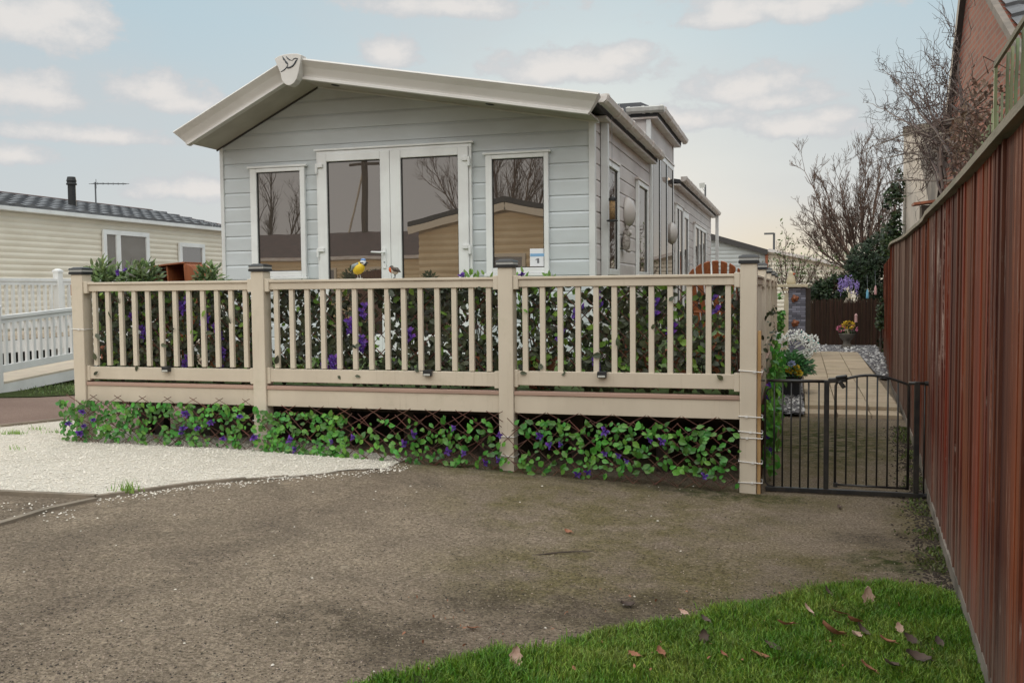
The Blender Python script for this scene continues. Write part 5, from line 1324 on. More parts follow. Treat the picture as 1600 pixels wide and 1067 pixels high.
# ================================================================== FAR GARDEN
C0 = thing('garden_column', 'slate clad garden column with a cream cap stone beside the path', 'column', (.35, 13, 0))
xa, xb = atY(13,1232,500).x, atY(13,1258.5,500).x; zt_ = atY(13,1245,449).z
MB().box(xa, xb, 13.0, 13.35, 0, zt_).build('slate_face', 'slate_cladding', C0)
MB().box(xb+.001, xb+.10, 13.02, 14.2, 0, zt_-.02).build('dark_side', 'dark_timber', C0)
MB().box(atY(13,1214,445).x, atY(13,1262,445).x, 12.93, 13.5, zt_+.002, zt_+.065).build('cap_stone', 'cream_stone', C0, bevel=.012)
b = MB(); q = [atY(13,1226,458), atY(13,1232,458), atY(13,1232,548), atY(13,1222,548)]; b.prismY([(p.x-.002,p.z) for p in q], 13.0, 13.2); b.box(q[0].x-.04, xa-.002, 12.97, 13.2, zt_-.07, zt_-.02); b.build('tapered_post', 'cream_stone', C0)
for (px, py, lb) in ((1241.5,466.5,'upper copper rose ornament on the slate clad column'), (1242,505,'lower copper shell ornament on the slate clad column')):
    p = atY(12.98, px, py); b = MB()
    for k in range(9):
        a = k*2.4; r_ = .018+.0075*k; b.ell(p+V((math.cos(a)*r_*.7, -.012+.002*k, math.sin(a)*r_*.7)), (.038,.014,.034), ry(a), 8, 5)
    b.ell(p+V((0,-.03,0)), (.03,.02,.03), None, 8, 5)
    tag(b.build('wall_ornament', 'copper', smooth=True), lb, 'ornament', 'ornaments on the slate clad column')
p = atY(13.1, 1236, 441); k_ = thing('stone_bird', 'cream stone bird ornament on the column cap stone', 'ornament', (p.x, 13.15, zt_+.065))
b = MB(); z0 = zt_+.066; b.lathe([(.085,0),(.095,.03),(.085,.10),(.068,.16),(.055,.19),(.058,.22),(.04,.255),(.003,.27)], (p.x,13.15,z0), 16); b.build('body', 'cream_stone', k_, smooth=True)
b = MB(); b.lathe([(.022,0),(.002,.05)], (p.x+.04,13.12,z0+.205), 8, ry(1.3)); b.build('beak', 'bird_red', k_); b = MB(); b.ell((p.x+.045,13.2,z0+.12),(.055,.05,.10)); b.build('wing', 'bird_brown', k_, smooth=True)
RF = thing('reed_fence', 'dark brown reed fence closing the end of the garden', 'fence', (1.5, 18.2, 0)); b = MB(); x = .62
while x < 2.62:
    y = 18.2+rnd(-.015,.015); h = 1.17+rnd(-.04,.05); b.tube([(x,y,-.02),(x+rnd(-.01,.01),y,h*.5),(x+rnd(-.015,.015),y,h)], rnd(.007,.012), 4); x += .0125
b.build('reeds', 'reed', RF, fix=False); MB().box(.60,2.62,18.24,18.28,0,1.1).build('backing', 'dark_timber', RF)
# stone urn with flowers
p = atY(17.0, 1323, 541); u_ = thing('stone_urn', 'weathered stone urn on a pedestal holding yellow and pink flowers', 'urn', (p.x,17,.03)); s_ = .92
b = MB(); b.lathe([(.15*s_,0),(.15*s_,.05),(.11*s_,.07),(.085*s_,.12),(.09*s_,.17),(.14*s_,.22),(.175*s_,.27),(.20*s_,.33),(.21*s_,.345),(.19*s_,.35),(.17*s_,.31)], (p.x,17,.03), 20); b.build('bowl', 'grey_stone', u_, smooth=True)
MB().lathe([(.06,0),(.075,.14),(.068,.14),(.02,.12)], (p.x,16.94,.35), 14).build('flower_pot', 'cream_stone', u_)
b = MB()
for k in range(150): d = rdir(); b.leaf((p.x+d.x*.17, 17+d.y*.15, .44+d.z*.07), .07, .04, rdir(), V((0,-1,.5)), .3)
b.build('leaves', 'leaf_ivy', u_, fix=False)
for mat, cx_, cz_, rx_, rz_, n in (('flower_yellow',.03,.585,.115,.075,150),('flower_pink',-.14,.50,.07,.06,60),('flower_pink',.16,.50,.06,.06,40)):
    b = MB()
    for k in range(n): d = rdir(); b.leaf((p.x+cx_+d.x*rx_, 16.95+d.y*.1, cz_+d.z*rz_), .045, .035, d, d, .3)
    b.build('flowers', mat, u_, fix=False)
# hanging lilac blossom, feeders
q = bl(16.9,1310,1342,430,468,.14); t = thing('wisteria_spray', 'lilac artificial wisteria hanging from the evergreen', 'flowers', q[0]); b = MB()
for k in range(26):
    a = V(q[0])+V((rnd(-1,1)*q[1][0], rnd(-1,1)*.12, rnd(.1,1)*q[1][2])); l = rnd(.12,.34)
    for j in range(16): u = j/16; b.leaf(a+V((R.gauss(0,.014*(1.5-u)), R.gauss(0,.012), -l*u)), .034, .026, rdir(), V((0,-1,.2)), .3)
b.build('blossom', 'flower_lilac', t, fix=False); b = MB(); b.tube([V(q[0])+V((-.05,.05,.3)), V(q[0])+V((0,0,.1)), V(q[0])+V((.04,0,-.1))], [.006,.005,.003], 5); b.build('stems', 'bark_dark', t)
for (px, py, h, r_, mat, lb) in ((1327,462,.14,.03,'cream_stone','pale tube feeder hanging under the lilac flowers'), (1355.5,460,.20,.032,'feeder_blue','blue bird feeder hanging in front of the evergreen'), (1368,454,.20,.03,'feeder_pink','pink bird feeder hanging nearest the red fence')):
    p = atY(16.7, px, py); t = thing('bird_feeder', lb, 'bird feeder', (p.x,16.7,p.z-h/2), 'bird feeders at the end of the garden')
    MB().lathe([(r_*.7,-h/2),(r_*1.1,-h/2+.01),(r_,-h*.3),(r_,h*.25),(r_*.6,h*.42),(r_*.3,h*.5)], p, 14).build('tube', mat, t, smooth=True)
    MB().lathe([(r_*.65,h*.42),(r_*.5,h*.55),(.003,h*.6)], p, 12).build('cap', mat, t); MB().tube([p+V((0,0,h*.55)), p+V((0,.2,h*.55+.35))], .003, 4).build('wire', 'steel', t)
p = atY(16.9,1337.5,497); t = thing('garden_lantern', 'small hanging lantern right of the stone urn flowers', 'lantern', (p.x,16.9,.03)); MB().lathe([(.035,-.1),(.03,.05),(.04,.06),(.012,.11)], p, 10).build('shade', 'feeder_pink', t); MB().tube([(p.x,16.9,.03),(p.x,16.9,p.z-.1)], .008, 6).build('stake', 'rubber', t)
# trough planter behind the gate
px0, px1 = atG(1213,618), atG(1251,622); Yt = 6.0; x0, x1 = .05, .375; zt2 = atY(Yt,1235,589).z
TP = thing('trough_planter', 'dark planter of white and yellow flowers on the path edge behind the gate', 'planter', (.2, Yt, .03))
b = MB(); b.add([(x0+.03,Yt,.05),(x1-.02,Yt,.05),(x1-.02,Yt+.55,.05),(x0+.03,Yt+.55,.05),(x0,Yt-.02,zt2),(x1,Yt-.02,zt2),(x1,Yt+.58,zt2),(x0,Yt+.58,zt2)], [(0,3,2,1),(4,5,6,7),(0,1,5,4),(1,2,6,5),(2,3,7,6),(3,0,4,7)]); b.build('trough', 'trough', TP, bevel=.006)
b = MB(); b.box(x0-.008,x1+.008,Yt-.03,Yt+.59,zt2-.02,zt2+.008); b.build('rim', 'trough', TP, bevel=.004)
cF = atY(Yt+.2,1236,555); b = MB()
for k in range(1500):
    a = rnd(0,2*pi); el = rnd(.05,1.45); base = V((cF.x+.01+math.cos(a)*.05, Yt+.2+math.sin(a)*.15, zt2+.03)); d = V((math.cos(a)*math.cos(el), math.sin(a)*math.cos(el), math.sin(el)))
    l = rnd(.05,.29)*(.72+.28*math.sin(el)); p = base+d*l; L = rnd(.045,.085); b.leaf(p, L, L*.42, d+rdir()*.5+V((0,0,-.05)), V((0,-.5,1)), .35)
b.build('foliage', 'leaf_planter', TP, fix=False)
bt = MB()
for (px, py, rr) in ((1217,527,.05),(1221,535,.05),(1238,523,.055),(1250,522,.05),(1262,533,.065),(1271,530,.05),(1268,545,.06),(1262,552,.045),(1272,541,.055),(1213,547,.035),(1218,557,.03),(1256,528,.05),(1244,526,.04),(1230,528,.035)):
    p = atY(Yt+.04, px, py); b = MB(); b.tube([p, p+V((cF.x-p.x,.02,-.12))*.8], [.006,.008], 5)
    for k in range(54): d = rdir(); B = bt if R.random() < .05 else b; B.leaf(p+V((d.x*rr, d.y*rr, d.z*rr*.95)), .028, .022, d, V((0,-1,.3))+d, .3)
    b.build('white_flower', 'flower_white', TP, fix=False)
bt.build('teal_buds', 'flower_teal', TP, fix=False)
fl = MB(); fb = MB()
for (px, py, rr) in ((1217,571,.030),(1231,577,.03),(1236,579,.032),(1244,575,.032),(1248,583,.036),(1246,579,.034)):
    p = atY(Yt-.14, px, py)
    for k in range(26): d = rdir(); fl.leaf(p+d*rr*.35, rr*1.3, rr*.9, d+V((0,-.4,.2)), V((0,-1,.2)), .2)
p = atY(Yt-.13,1237,569)
for k in range(30): d = rdir(); fb.leaf(p+d*.02, .04, .03, d+V((0,-.4,.3)), V((0,-1,.2)), .2)
fl.build('yellow_flowers', 'flower_yellow', TP, fix=False); fb.build('blue_flowers', 'flower_blue', TP, fix=False)

# ================================================================== FAR CARAVANS AND POLES
def wave_wall(p0, p1, z0, z1f, pitch, amp, mat, name, par, prof='wave'):
    """ribbed aluminium cladding between two ground points"""
    b = MB(); p0, p1 = V(p0), V(p1); n = V(((p1-p0).y, -(p1-p0).x, 0)).normalized(); vs = []; z = z0; rows = []
    N = int((max(z1f(0), z1f(.5), z1f(1))-z0)/pitch*4)+1
    for i in range(N+1):
        z = z0+i*pitch/4; o_ = amp*(0, .55, 1.0, .85)[i % 4]; rows.append((z, o_))
    for z, o_ in rows: vs += [tuple(p0+n*o_+V((0,0,z))), tuple(p1+n*o_+V((0,0,z)))]
    b.add(vs, [(2*i, 2*i+1, 2*i+3, 2*i+2) for i in range(N)]); return b.build(name, mat, par, fix=False, smooth=False)
FC = thing('static_caravan', 'distant pale grey caravan with a dark sloping verge behind the lodge', 'caravan', (-2, 24, 0), None)
Yc2 = 24.0; v0, v1 = atY(Yc2,1060,355), atY(Yc2,1197,394.5)
b = MB(); b.prismY([(v0.x,0),(v0.x,v0.z-.1),(v1.x-.02,v1.z-.1),(v1.x-.02,0)], Yc2, Yc2+.1); b.build('core', 'grey_wall', FC)
w = wave_wall((v1.x-.02,Yc2-.01,0), (v0.x,Yc2-.01,0), .2, lambda t: 4.0, .13, .014, 'grey_wall', 'gable_wall', FC)
for v in w.data.vertices: v.co.y = Yc2-.002-abs(v.co.y-(Yc2-.01))
clip(w, (v1.x,0,v1.z-.05), V((-(v1.z-v0.z)/(v1.x-v0.x),0,1)))
b = MB(); b.bar((v0.x-.3,Yc2-.06,v0.z+(v0.z-v1.z)*.1),(v1.x+.06,Yc2-.06,v1.z),.16,.16); b.build('verge', 'verge_dark', FC)
b = MB(); b.tube([(v1.x+.02,Yc2-.04,0),(v1.x+.02,Yc2-.04,v1.z-.05)], .045, 8); b.build('downpipe', 'terracotta', FC)
zz = v1.z-.12; w = wave_wall((v1.x+.0,Yc2,0), (3.4,Yc2+.3,0), .2, lambda t: zz, .13, .018, 'cream_wall', 'side_wall', FC)
b = MB(); ea, eb = atY(Yc2,1200,391), atY(Yc2+.3,1322,417); b.bar((ea.x,Yc2-.10,ea.z),(eb.x+.6,Yc2+.2,eb.z-.12),.14,.10); b.build('eaves', 'gutter_plastic', FC)
b = MB(); b.add([(v1.x,Yc2+.02,0),(3.4,Yc2+.32,0),(3.4,Yc2+.32,eb.z-.15),(v1.x,Yc2+.02,ea.z)], [(0,1,2,3)]); b.build('wall_core', 'cream_wall', FC)
b = MB(); wq = atY(Yc2,1116,424); b.box(wq.x-.12,wq.x+.13,Yc2-.07,Yc2-.025,1.7,wq.z+.18); b.build('window', 'upvc', FC)
# mast with a panel aerial behind the lodge, and a street lamp further back
p = atY(23.0,1102,332); q = atY(23.0,1101.5,289); t = thing('aerial_mast', 'thin mast with a square panel behind the rear gutter of the lodge', 'mast', (p.x,23,0))
MB().tube([(p.x,23,0),(p.x,23,q.z)], .028, 7).build('pole', 'antenna', t); b = MB(); b.obox((p.x-.09,22.95,q.z-.02), (.17,.03,.15), ry(-.15)@rz(.4)); b.build('panel', 'lens', t)
b = MB(); b.tube([(p.x-.08,22.97,q.z-.1),(p.x-.05,22.97,q.z-.17),(p.x,22.98,q.z-.2)], .006, 4); b.build('cable', 'rubber', t)
p = atY(34.0,1209,392); q = atY(34.0,1209.5,365); t = thing('street_lamp', 'grey street lamp with a short arm above the far caravan roof', 'street lamp', (p.x,34,0))
MB().tube([(p.x,34,0),(q.x,34,q.z+.02)], [.06,.045], 8).build('pole', 'antenna', t); b = MB(); a = atY(34,1194,365.5); b.bar((q.x,34,q.z),(a.x,34,a.z),.16,.07); b.build('lamp_head', 'antenna', t)

# neighbour caravan on the left: long cream side running back
LC = thing('static_caravan', 'long cream caravan with grey tiled roof and black flue on the left', 'caravan', (-13.5, 8, 0))
lx = -12.8; y0, y1 = 1.0, 12.75; ez = 2.98
wave_wall((lx,y0,0), (lx,y1,0),   .35, lambda t: ez, .105, .013, 'cream_wall', 'side_wall', LC)
MB().box(lx-3.6, lx-.03, y0, y1, .3, ez-.05).build('body', 'cream_wall', LC)
MB().box(lx-.02, lx+.03, y1-.02, y1+.05, .35, ez).build('corner_trim', 'upvc', LC)
b = MB(); pr = [(lx+.03,ez-.03),(lx+.15,ez-.02),(lx+.15,ez+.05),(lx+.03,ez+.05)]; b.prismY(pr, y0-.1, y1+.15); b.build('gutter', 'upvc', LC)
rp_ = on(0, lx-1.55, 235, 331); ry_ = rp_.y; rz_ = rp_.z
tiled_roof(LC, (lx+.13,y0-.1,ez+.05), (lx+.13,ry_,ez+.05), (lx-1.55,ry_,rz_), (lx-1.55,y0-.1,rz_), 34, 6, th=.045)
n_ = 10; b = MB()
tiled_roof(LC, (lx+.13,ry_,ez+.05), (lx+.13,y1+.12,ez+.05), (lx-1.5,ry_+.08,rz_), (lx-1.55,ry_,rz_), 6, 6, th=.045)
b = MB(); b.add([(lx-3.7,y0-.1,ez),(lx-3.7,y1+.1,ez),(lx-1.55,ry_,rz_-.005),(lx-1.55,y0-.1,rz_-.005),(lx+.1,y1+.1,ez),(lx+.1,y0-.1,ez)], [(0,1,2,3),(1,4,2),(3,2,4,5)]); b.build('roof_deck', 'roof_sheet', LC, fix=False)
b = MB(); b.tube([(lx-1.55,y0-.1,rz_+.01),(lx-1.55,ry_+.05,rz_+.01)], .05, 8); b.tube([(lx-1.55,ry_,rz_+.01),(lx+.13,y1+.12,ez+.09)], .03, 8); b.build('ridge', 'red_roof', LC)
p = on(0, lx-.7, 113, 321); q = on(0, lx-.7, 113, 277)
b = MB(); h = q.z-p.z; b.lathe([(.075,-.25),(.075,h*.72),(.10,h*.72),(.10,h*.76),(.085,h*.80),(.095,h*.86),(.075,h),(.01,h)], p, 16); b.build('flue', 'rubber', LC, smooth=False)
def lc_win(ya, yb, z0, z1, splits=(), nm='window'):
    b = MB(); fw = .09; ys = [ya]+list(splits)+[yb]; b.box(lx+.024,lx+.07,ya,yb,z1-fw,z1); b.box(lx+.024,lx+.07,ya,yb,z0,z0+fw); ed = []
    for i, y in enumerate(ys):
        a = y if i == 0 else y-fw*.7; c = y+fw*1.1 if i == 0 else (y if i == len(ys)-1 else y+fw*.7)
        if i == len(ys)-1: a = y-fw*1.1
        ed.append((a,c)); b.box(lx+.024,lx+.07,a,c,z0+fw,z1-fw)
    fr = b.build(nm, 'upvc', LC, bevel=.005)
    for i in range(len(ys)-1): MB().box(lx+.026,lx+.04,ed[i][1]+.003,ed[i+1][0]-.003,z0+fw+.003,z1-fw-.003).build('pane', 'glass', fr)
lc_win(8.58, 9.98, .85, 2.77, (9.02,), 'door'); lc_win(11.0, 11.95, 1.75, 2.62)
p = on(0, lx-1.3, 150, 322); q = on(0, lx-1.3, 150, 285); t = thing('tv_aerial', 'thin television aerial standing on the cream caravan roof', 'aerial', (p.x,p.y,p.z-.2)); t_x = p.x
MB().tube([(p.x,p.y,p.z-.2),(p.x,p.y,q.z)], .016, 6).build('mast', 'antenna', t); b = MB()
e1 = on(0, lx-1.3, 146, 287); e2 = on(0, lx-1.3, 197, 287.5); b.tube([e1,e2], .012, 5)
for k in range(13):
    u = .05+.93*k/12; c = e1*(1-u)+e2*u; l = .10 if k > 1 else .16; b.tube([c+V((-l,0,0)), c+V((l,0,0))], .006, 4); 
    if k % 2: b.tube([c+V((0,0,-.03)), c+V((0,0,.03))], .006, 4)
b.tube([e1+V((0,.08,-.10)), e1+V((0,.08,.10))], .008, 4); b.build('antenna', 'antenna', t)

# white railed walkway and ramp in front of it
def white_rail(name, lb, x, y0, y1, zb, zr, posts, n, deck=None, zs=lambda y: 0, skirt=None):
    t = thing(name, lb, 'railing', (x,(y0+y1)/2,0), None); P = lambda a, c, w, h: MB().bar(a, c, w, h)
    P((x,y0,zr(y0)),(x,y1,zr(y1)),.075,.05).build('top_rail', 'white_paint', t, bevel=.005); P((x,y0,zr(y0)-.055),(x,y1,zr(y1)-.055),.045,.055).build('top_rail', 'white_paint', t)
    P((x,y0,zb(y0)),(x,y1,zb(y1)),.05,.10).build('bottom_rail', 'white_paint', t, bevel=.004)
    for yp in posts:
        po = MB().box(x-.055,x+.055,yp-.055,yp+.055,zg(x),zr(yp)+.13).build('post', 'white_paint', t, bevel=.005); MB().lathe([(.09,0),(.09,.03),(.03,.06),(.002,.065)], (x,yp,zr(yp)+.131), 4, rz(pi/4)).build('cap', 'white_paint', po)
    b0_ = None
    for k in range(n):
        y = y0+(y1-y0)*(k+.5)/n; h = zr(y)-.08-zb(y)-.05
        MB().box(x-.02,x+.02,y-.022,y+.022,zb(y)+.05,zr(y)-.08).build('baluster', 'white_paint', t)
    return t
t = white_rail('white_railing', 'white picket railing of a raised walkway along the cream caravan', -11.6, 2.2, 9.2, lambda y: 1.02, lambda y: 1.745, (2.6,6.07,9.1), 52)
MB().box(-12.6,-11.53,2.2,9.2,.80,.87).build('deck_board', 'ramp_board', t); MB().box(-11.56,-11.53,2.2,9.2,.60,.79).build('fascia', 'white_paint', t)
MB().box(-12.6,-12.5,2.2,9.2,.1,.8).build('underside', 'dark_timber', t)
sl_ = .063
t = white_rail('white_ramp', 'white picket railed ramp sloping up behind the left end post', -10.1, 1.2, 8.2, lambda y: .50+(y-3.3)*.062, lambda y: 1.20+(y-3.3)*sl_, (3.22,8.1), 56)
b = MB(); b.bar((-10.1,1.2,.31-.13+.0),(-10.1,8.2,.31+.30),.06,.03); b.build('deck_edge', 'ramp_board', t)
b = MB(); b.add([(-10.07,1.2,.05),(-10.07,8.2,.42),(-10.07,8.2,.60),(-10.07,1.2,.165),(-10.11,1.2,.05),(-10.11,8.2,.42),(-10.11,8.2,.60),(-10.11,1.2,.165)], [(0,1,2,3),(7,6,5,4),(0,4,5,1),(1,5,6,2),(2,6,7,3),(3,7,4,0)]); b.build('skirt', 'white_paint', t)
b = MB(); b.add([(-10.12,1.2,.19),(-11.5,1.2,.19),(-11.5,8.2,.62),(-10.12,8.2,.62)], [(0,1,2,3)]); b.build('deck_board', 'ramp_board', t)

# ================================================================== WHAT THE FRONT GLASS REFLECTS (behind the viewpoint)
def rear_caravan(nm, lb, x0, x1, y, zE, zR, roofm, gable, dep):
    t = thing(nm, lb, 'caravan', ((x0+x1)/2, y, 0)); xm = (x0+x1)/2
    if gable:
        MB().prismY([(x0,0),(x0,zE),(xm,zR),(x1,zE),(x1,0)], y-dep, y-.05).build('body', 'cream_wall', t)
        w = wave_wall((x1,y,0), (x0,y,0), .3, lambda q: zR, .16, .03, 'tan_wall', 'gable_wall', t)
        clip(w, (xm,0,zR), V(((zR-zE)/(xm-x0)*-1,0,1))); clip(w, (xm,0,zR), V(((zR-zE)/(x1-xm),0,1)))
        for s_, xe in ((-1,x0-.2),(1,x1+.2)):
            ze = zE-.2*(zR-zE)/(xm-x0); b = MB(); b.bar((xe,y+.18,ze+.02),(xm,y+.18,zR+.02),.06,.16); b.build('bargeboard', 'cream_trim', t)
            b = MB(); b.add([(xe,y+.22,ze+.12),(xm,y+.22,zR+.12),(xm,y-dep,zR+.12),(xe,y-dep,ze+.12),(xe,y+.22,ze+.22),(xm,y+.22,zR+.24),(xm,y-dep,zR+.24),(xe,y-dep,ze+.22)], [(0,3,2,1),(4,5,6,7),(0,1,5,4),(1,2,6,5),(2,3,7,6),(3,0,4,7)]); b.build('roof', roofm, t)
        wx = [(xm-.75, xm+.45)]
    else:
        MB().box(x0,x1,y-dep,y-.05,.2,zE).build('body', 'cream_wall', t); wave_wall((x1,y,0), (x0,y,0), .3, lambda q: zE, .16, .03, 'tan_wall', 'side_wall', t)
        b = MB(); b.add([(x0-.1,y+.2,zE),(x1+.1,y+.2,zE),(x1-.6,y-dep/2,zR),(x0+.6,y-dep/2,zR),(x0-.1,y-dep,zE),(x1+.1,y-dep,zE)], [(0,1,2,3),(3,2,5,4),(0,3,4),(1,5,2)]); b.build('roof', roofm, t)
        b = MB(); b.box(x0-.1,x1+.1,y+.05,y+.22,zE-.12,zE-.005); b.build('gutter', 'gutter_plastic', t)
        wx = [(x0+1+i*2.6, x0+2.3+i*2.6) for i in range(int((x1-x0)/2.6))]
    for a, c in wx:
        b = MB(); frame_box(b, a, c, 1.2, 2.35, a+.08, c-.08, 1.28, 2.27, y+.03, y+.08); fr = b.build('window', 'cream_trim', t); MB().box(a+.085,c-.085,y+.035,y+.05,1.285,2.265).build('pane', 'glass', fr)
    return t
rear_caravan('static_caravan', 'cream gable ended caravan reflected in the right glazed door and right window', -8.3, -3.9, -7.6, 2.95, 3.42, 'roof_sheet', True, 9)
rear_caravan('static_caravan', 'cream caravan with red brown roof reflected in the left window and left door', -23, -9.6, -17.6, 2.75, 3.75, 'red_roof', False, 4)
t = thing('utility_pole', 'tall wooden pole with a stay wire reflected in the left glazed door', 'pole', (-15.3,-19.6,0)); MB().tube([(-15.3,-19.6,0),(-15.3,-19.6,6.6)], [.16,.11], 10).build('pole', 'bark_dark', t)
MB().tube([(-15.3,-19.6,6.3),(-17.0,-19.6,0)], .04, 6).build('stay', 'ramp_board', t); MB().bar((-15.9,-19.6,6.3),(-14.7,-19.6,6.3),.1,.1).build('crossarm', 'bark_dark', t)
bare_tree('bare_tree', 'dense bare tree reflected in the right window', (-9.0,-17.5,0), [(-11.5,-17.3,5.4),(-10.2,-17,6.3),(-9.5,-17.4,6.0),(-8.8,-17.8,6.9),(-7.2,-17.2,6.4),(-6.0,-17.6,5.6),(-8,-16.8,5.8)], .12, 'bark_red', depth=3, sub=5, L0=1.9, split=.3)
bare_tree('bare_tree', 'bare garden tree reflected in the left window', (-21.5,-23,0), [(-24,-23,5.0),(-22.5,-23,6.4),(-21,-22.5,6.8),(-19.6,-23,5.8)], .14, 'bark_dark', depth=3, sub=4, L0=1.7, split=.35)

# ================================================================== SKY, SUN, CAMERA
W = bpy.data.worlds.new('World'); S.world = W; W.use_nodes = True; T_ = W.node_tree; T_.nodes.clear()
def N(typ, **kw):
    nd = T_.nodes.new(typ)
    for k, v in kw.items(): setattr(nd, k, v)
    return nd
LK = T_.links.new
def Mt(op, a, b=0.0, c=None):
    m = N('ShaderNodeMath', operation=op)
    for i, v in enumerate((a, b) if c is None else (a, b, c)):
        if isinstance(v, (int, float)): m.inputs[i].default_value = v
        else: LK(v, m.inputs[i])
    return m.outputs[0]
def Rm(v, a, b, c, d):
    m = N('ShaderNodeMapRange', interpolation_type='SMOOTHSTEP'); LK(v, m.inputs[0])
    for i, q in enumerate((a,b,c,d)): m.inputs[i+1].default_value = q
    return m.outputs[0]
def Mx(f, a, b):
    m = N('ShaderNodeMix', data_type='RGBA')
    for s_, v in ((m.inputs[0], f), (m.inputs[6], a), (m.inputs[7], b)):
        if isinstance(v, (int, float)): s_.default_value = v
        elif isinstance(v, tuple): s_.default_value = (*v, 1)
        else: LK(v, s_)
    return m.outputs[2]
SUN_EL, SUN_AZ = math.radians(11), math.radians(348)       # azimuth clockwise from +y
tc = N('ShaderNodeTexCoord').outputs['Generated']; sep = N('ShaderNodeSeparateXYZ'); LK(tc, sep.inputs[0])
az = Mt('ARCTAN2', sep.outputs['X'], sep.outputs['Y']); el = Mt('ARCSINE', sep.outputs['Z'])
cmb = N('ShaderNodeCombineXYZ'); LK(az, cmb.inputs[0]); LK(el, cmb.inputs[1]); AE = cmb.outputs[0]
sky = N('ShaderNodeTexSky', sky_type='NISHITA'); sky.sun_disc = False; sky.sun_elevation = SUN_EL; sky.sun_rotation = SUN_AZ; sky.air_density = 1.0; sky.dust_density = 2.0
K = 10.0
def sc(c): return tuple(q*K for q in c)
grad = Mx(Rm(el, .02, .36, 0, 1), sc((.60,.635,.650)), sc((.445,.600,.685)))
base = Mx(.965, sky.outputs[0], grad)
# warm glow low in the sky beyond the garden
d1 = Mt('DIVIDE', Mt('SUBTRACT', az, .02), .16); d2 = Mt('DIVIDE', Mt('SUBTRACT', el, .015), .075)
gl_ = Mt('SQRT', Mt('ADD', Mt('MULTIPLY', d1, d1), Mt('MULTIPLY', d2, d2)))
base = Mx(Rm(gl_, .1, 1.15, .55, 0), base, sc((.85,.70,.45)))
# cumulus: individual clouds at their own bearings, ragged by noise
nz = N('ShaderNodeTexNoise'); mp = N('ShaderNodeMapping'); mp.inputs['Scale'].default_value = (21,30,1); LK(AE, mp.inputs[0]); LK(mp.outputs[0], nz.inputs['Vector']); nz.inputs['Scale'].default_value = 1; nz.inputs['Detail'].default_value = 9; nz.inputs['Roughness'].default_value = .62
nz2 = N('ShaderNodeTexNoise'); mp2 = N('ShaderNodeMapping'); mp2.inputs['Scale'].default_value = (3.2,9,1); LK(AE, mp2.inputs[0]); LK(mp2.outputs[0], nz2.inputs['Vector']); nz2.inputs['Scale'].default_value = 1; nz2.inputs['Detail'].default_value = 6
clouds = []
for (px, py, rx_, ry_) in ((55,40,120,58),(105,20,70,40),(50,150,105,40),(240,148,100,34),(290,165,80,26),(25,245,70,22),(610,85,62,32),(700,12,190,30),(905,105,150,44),(860,110,100,38),(960,95,80,36),(1170,140,120,38),(1215,160,90,26),(1215,12,210,40),(1150,28,120,26),(1245,200,120,32),(1300,185,50,22),(700,160,120,30),(1050,190,160,30),(330,300,170,26),(150,215,150,20)):
    d = ray(px, py); clouds.append((math.atan2(d.x, d.y), math.asin(d.z), rx_/F, ry_/F, 1.0))
for (a, e, r1, r2) in ((.9,.5,.4,.16),(1.6,.35,.5,.14),(2.6,.45,.5,.2),(-2.6,.32,.6,.14),(-1.7,.4,.4,.16),(-1.1,.62,.3,.14),(.2,.75,.4,.15),(3.0,.2,.5,.1)): clouds.append((a, e, r1, r2, 1.0))
acc = None
for a, e, r1, r2, w_ in clouds:
    u = Mt('DIVIDE', Mt('SUBTRACT', az, a), r1); v = Mt('DIVIDE', Mt('SUBTRACT', el, e), r2)
    # flat base, domed top
    v = Mt('MULTIPLY', v, Mt('ADD', 1.0, Mt('MULTIPLY', Mt('LESS_THAN', v, 0.0), .5)))
    q = Mt('SUBTRACT', 1.0, Mt('SQRT', Mt('ADD', Mt('MULTIPLY', u, u), Mt('MULTIPLY', v, v))))
    acc = q if acc is None else Mt('SMOOTH_MAX', acc, q, .12)
dens = Mt('ADD', acc, Mt('MULTIPLY', Mt('SUBTRACT', nz.outputs['Fac'], .5), 2.0))
alpha = Mt('MULTIPLY', Rm(dens, .0, .34, 0, .9), Rm(el, -.02, .10, .2, 1))
veil = Mt('MULTIPLY', Rm(nz2.outputs['Fac'], .40, .70, 0, .42), Rm(el, .0, .6, 1, .6))
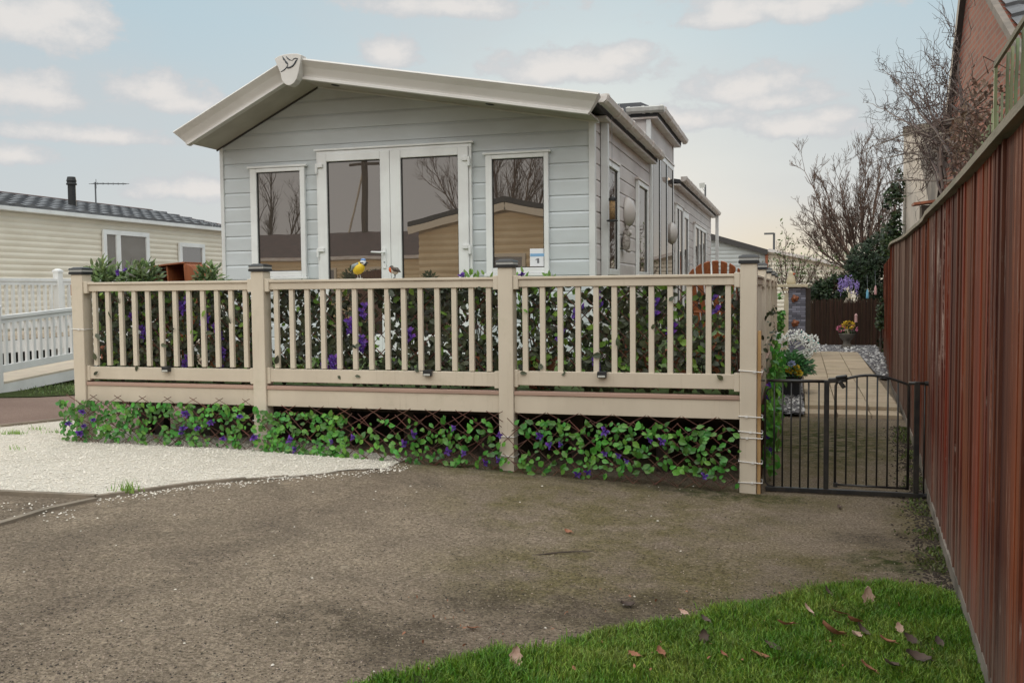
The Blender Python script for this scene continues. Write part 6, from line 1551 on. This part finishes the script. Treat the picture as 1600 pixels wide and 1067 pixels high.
ccol = Mx(Rm(dens, .15, .9, 0, 1), sc((.610,.625,.640)), sc((.800,.765,.735)))
base = Mx(veil, base, sc((.600,.606,.612))); base = Mx(alpha, base, ccol)
# unseen sky behind and overhead, warmed and boosted as added fill light
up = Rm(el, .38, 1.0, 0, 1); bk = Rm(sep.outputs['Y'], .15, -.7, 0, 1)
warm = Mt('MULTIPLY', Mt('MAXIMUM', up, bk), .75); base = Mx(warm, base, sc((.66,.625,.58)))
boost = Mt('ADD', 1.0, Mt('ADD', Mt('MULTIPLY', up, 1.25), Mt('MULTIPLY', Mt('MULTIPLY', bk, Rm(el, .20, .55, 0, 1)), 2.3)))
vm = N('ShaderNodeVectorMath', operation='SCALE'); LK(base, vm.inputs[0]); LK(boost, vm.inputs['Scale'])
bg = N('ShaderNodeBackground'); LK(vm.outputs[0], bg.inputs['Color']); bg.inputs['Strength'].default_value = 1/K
wo = N('ShaderNodeOutputWorld'); LK(bg.outputs[0], wo.inputs['Surface'])
sd = bpy.data.lights.new('sun', 'SUN'); sd.energy = 1.15; sd.angle = math.radians(12); sd.color = (1,.83,.62)
so = bpy.data.objects.new('sun', sd); COL.objects.link(so)
sv = V((math.sin(SUN_AZ)*math.cos(SUN_EL), math.cos(SUN_AZ)*math.cos(SUN_EL), math.sin(SUN_EL))); so.rotation_euler = sv.to_track_quat('Z', 'Y').to_euler(); so.location = (0,-10,20)
cd = bpy.data.cameras.new('camera'); cam = bpy.data.objects.new('camera', cd); COL.objects.link(cam); S.camera = cam
cd.sensor_fit = 'HORIZONTAL'; cd.sensor_width = 36; cd.lens = 36*F/1600; cd.clip_end = 3000; cd.clip_start = .05
cam.matrix_world = Matrix.Translation(CO) @ Matrix((_r2, _u2, -_fw)).transposed().to_4x4()
S.view_settings.view_transform = 'Standard'; S.view_settings.look = 'None'; S.view_settings.exposure = 0; S.view_settings.gamma = 1
S.render.resolution_x, S.render.resolution_y = 1024, 682
S.cycles.max_bounces = 8; S.cycles.transparent_max_bounces = 8
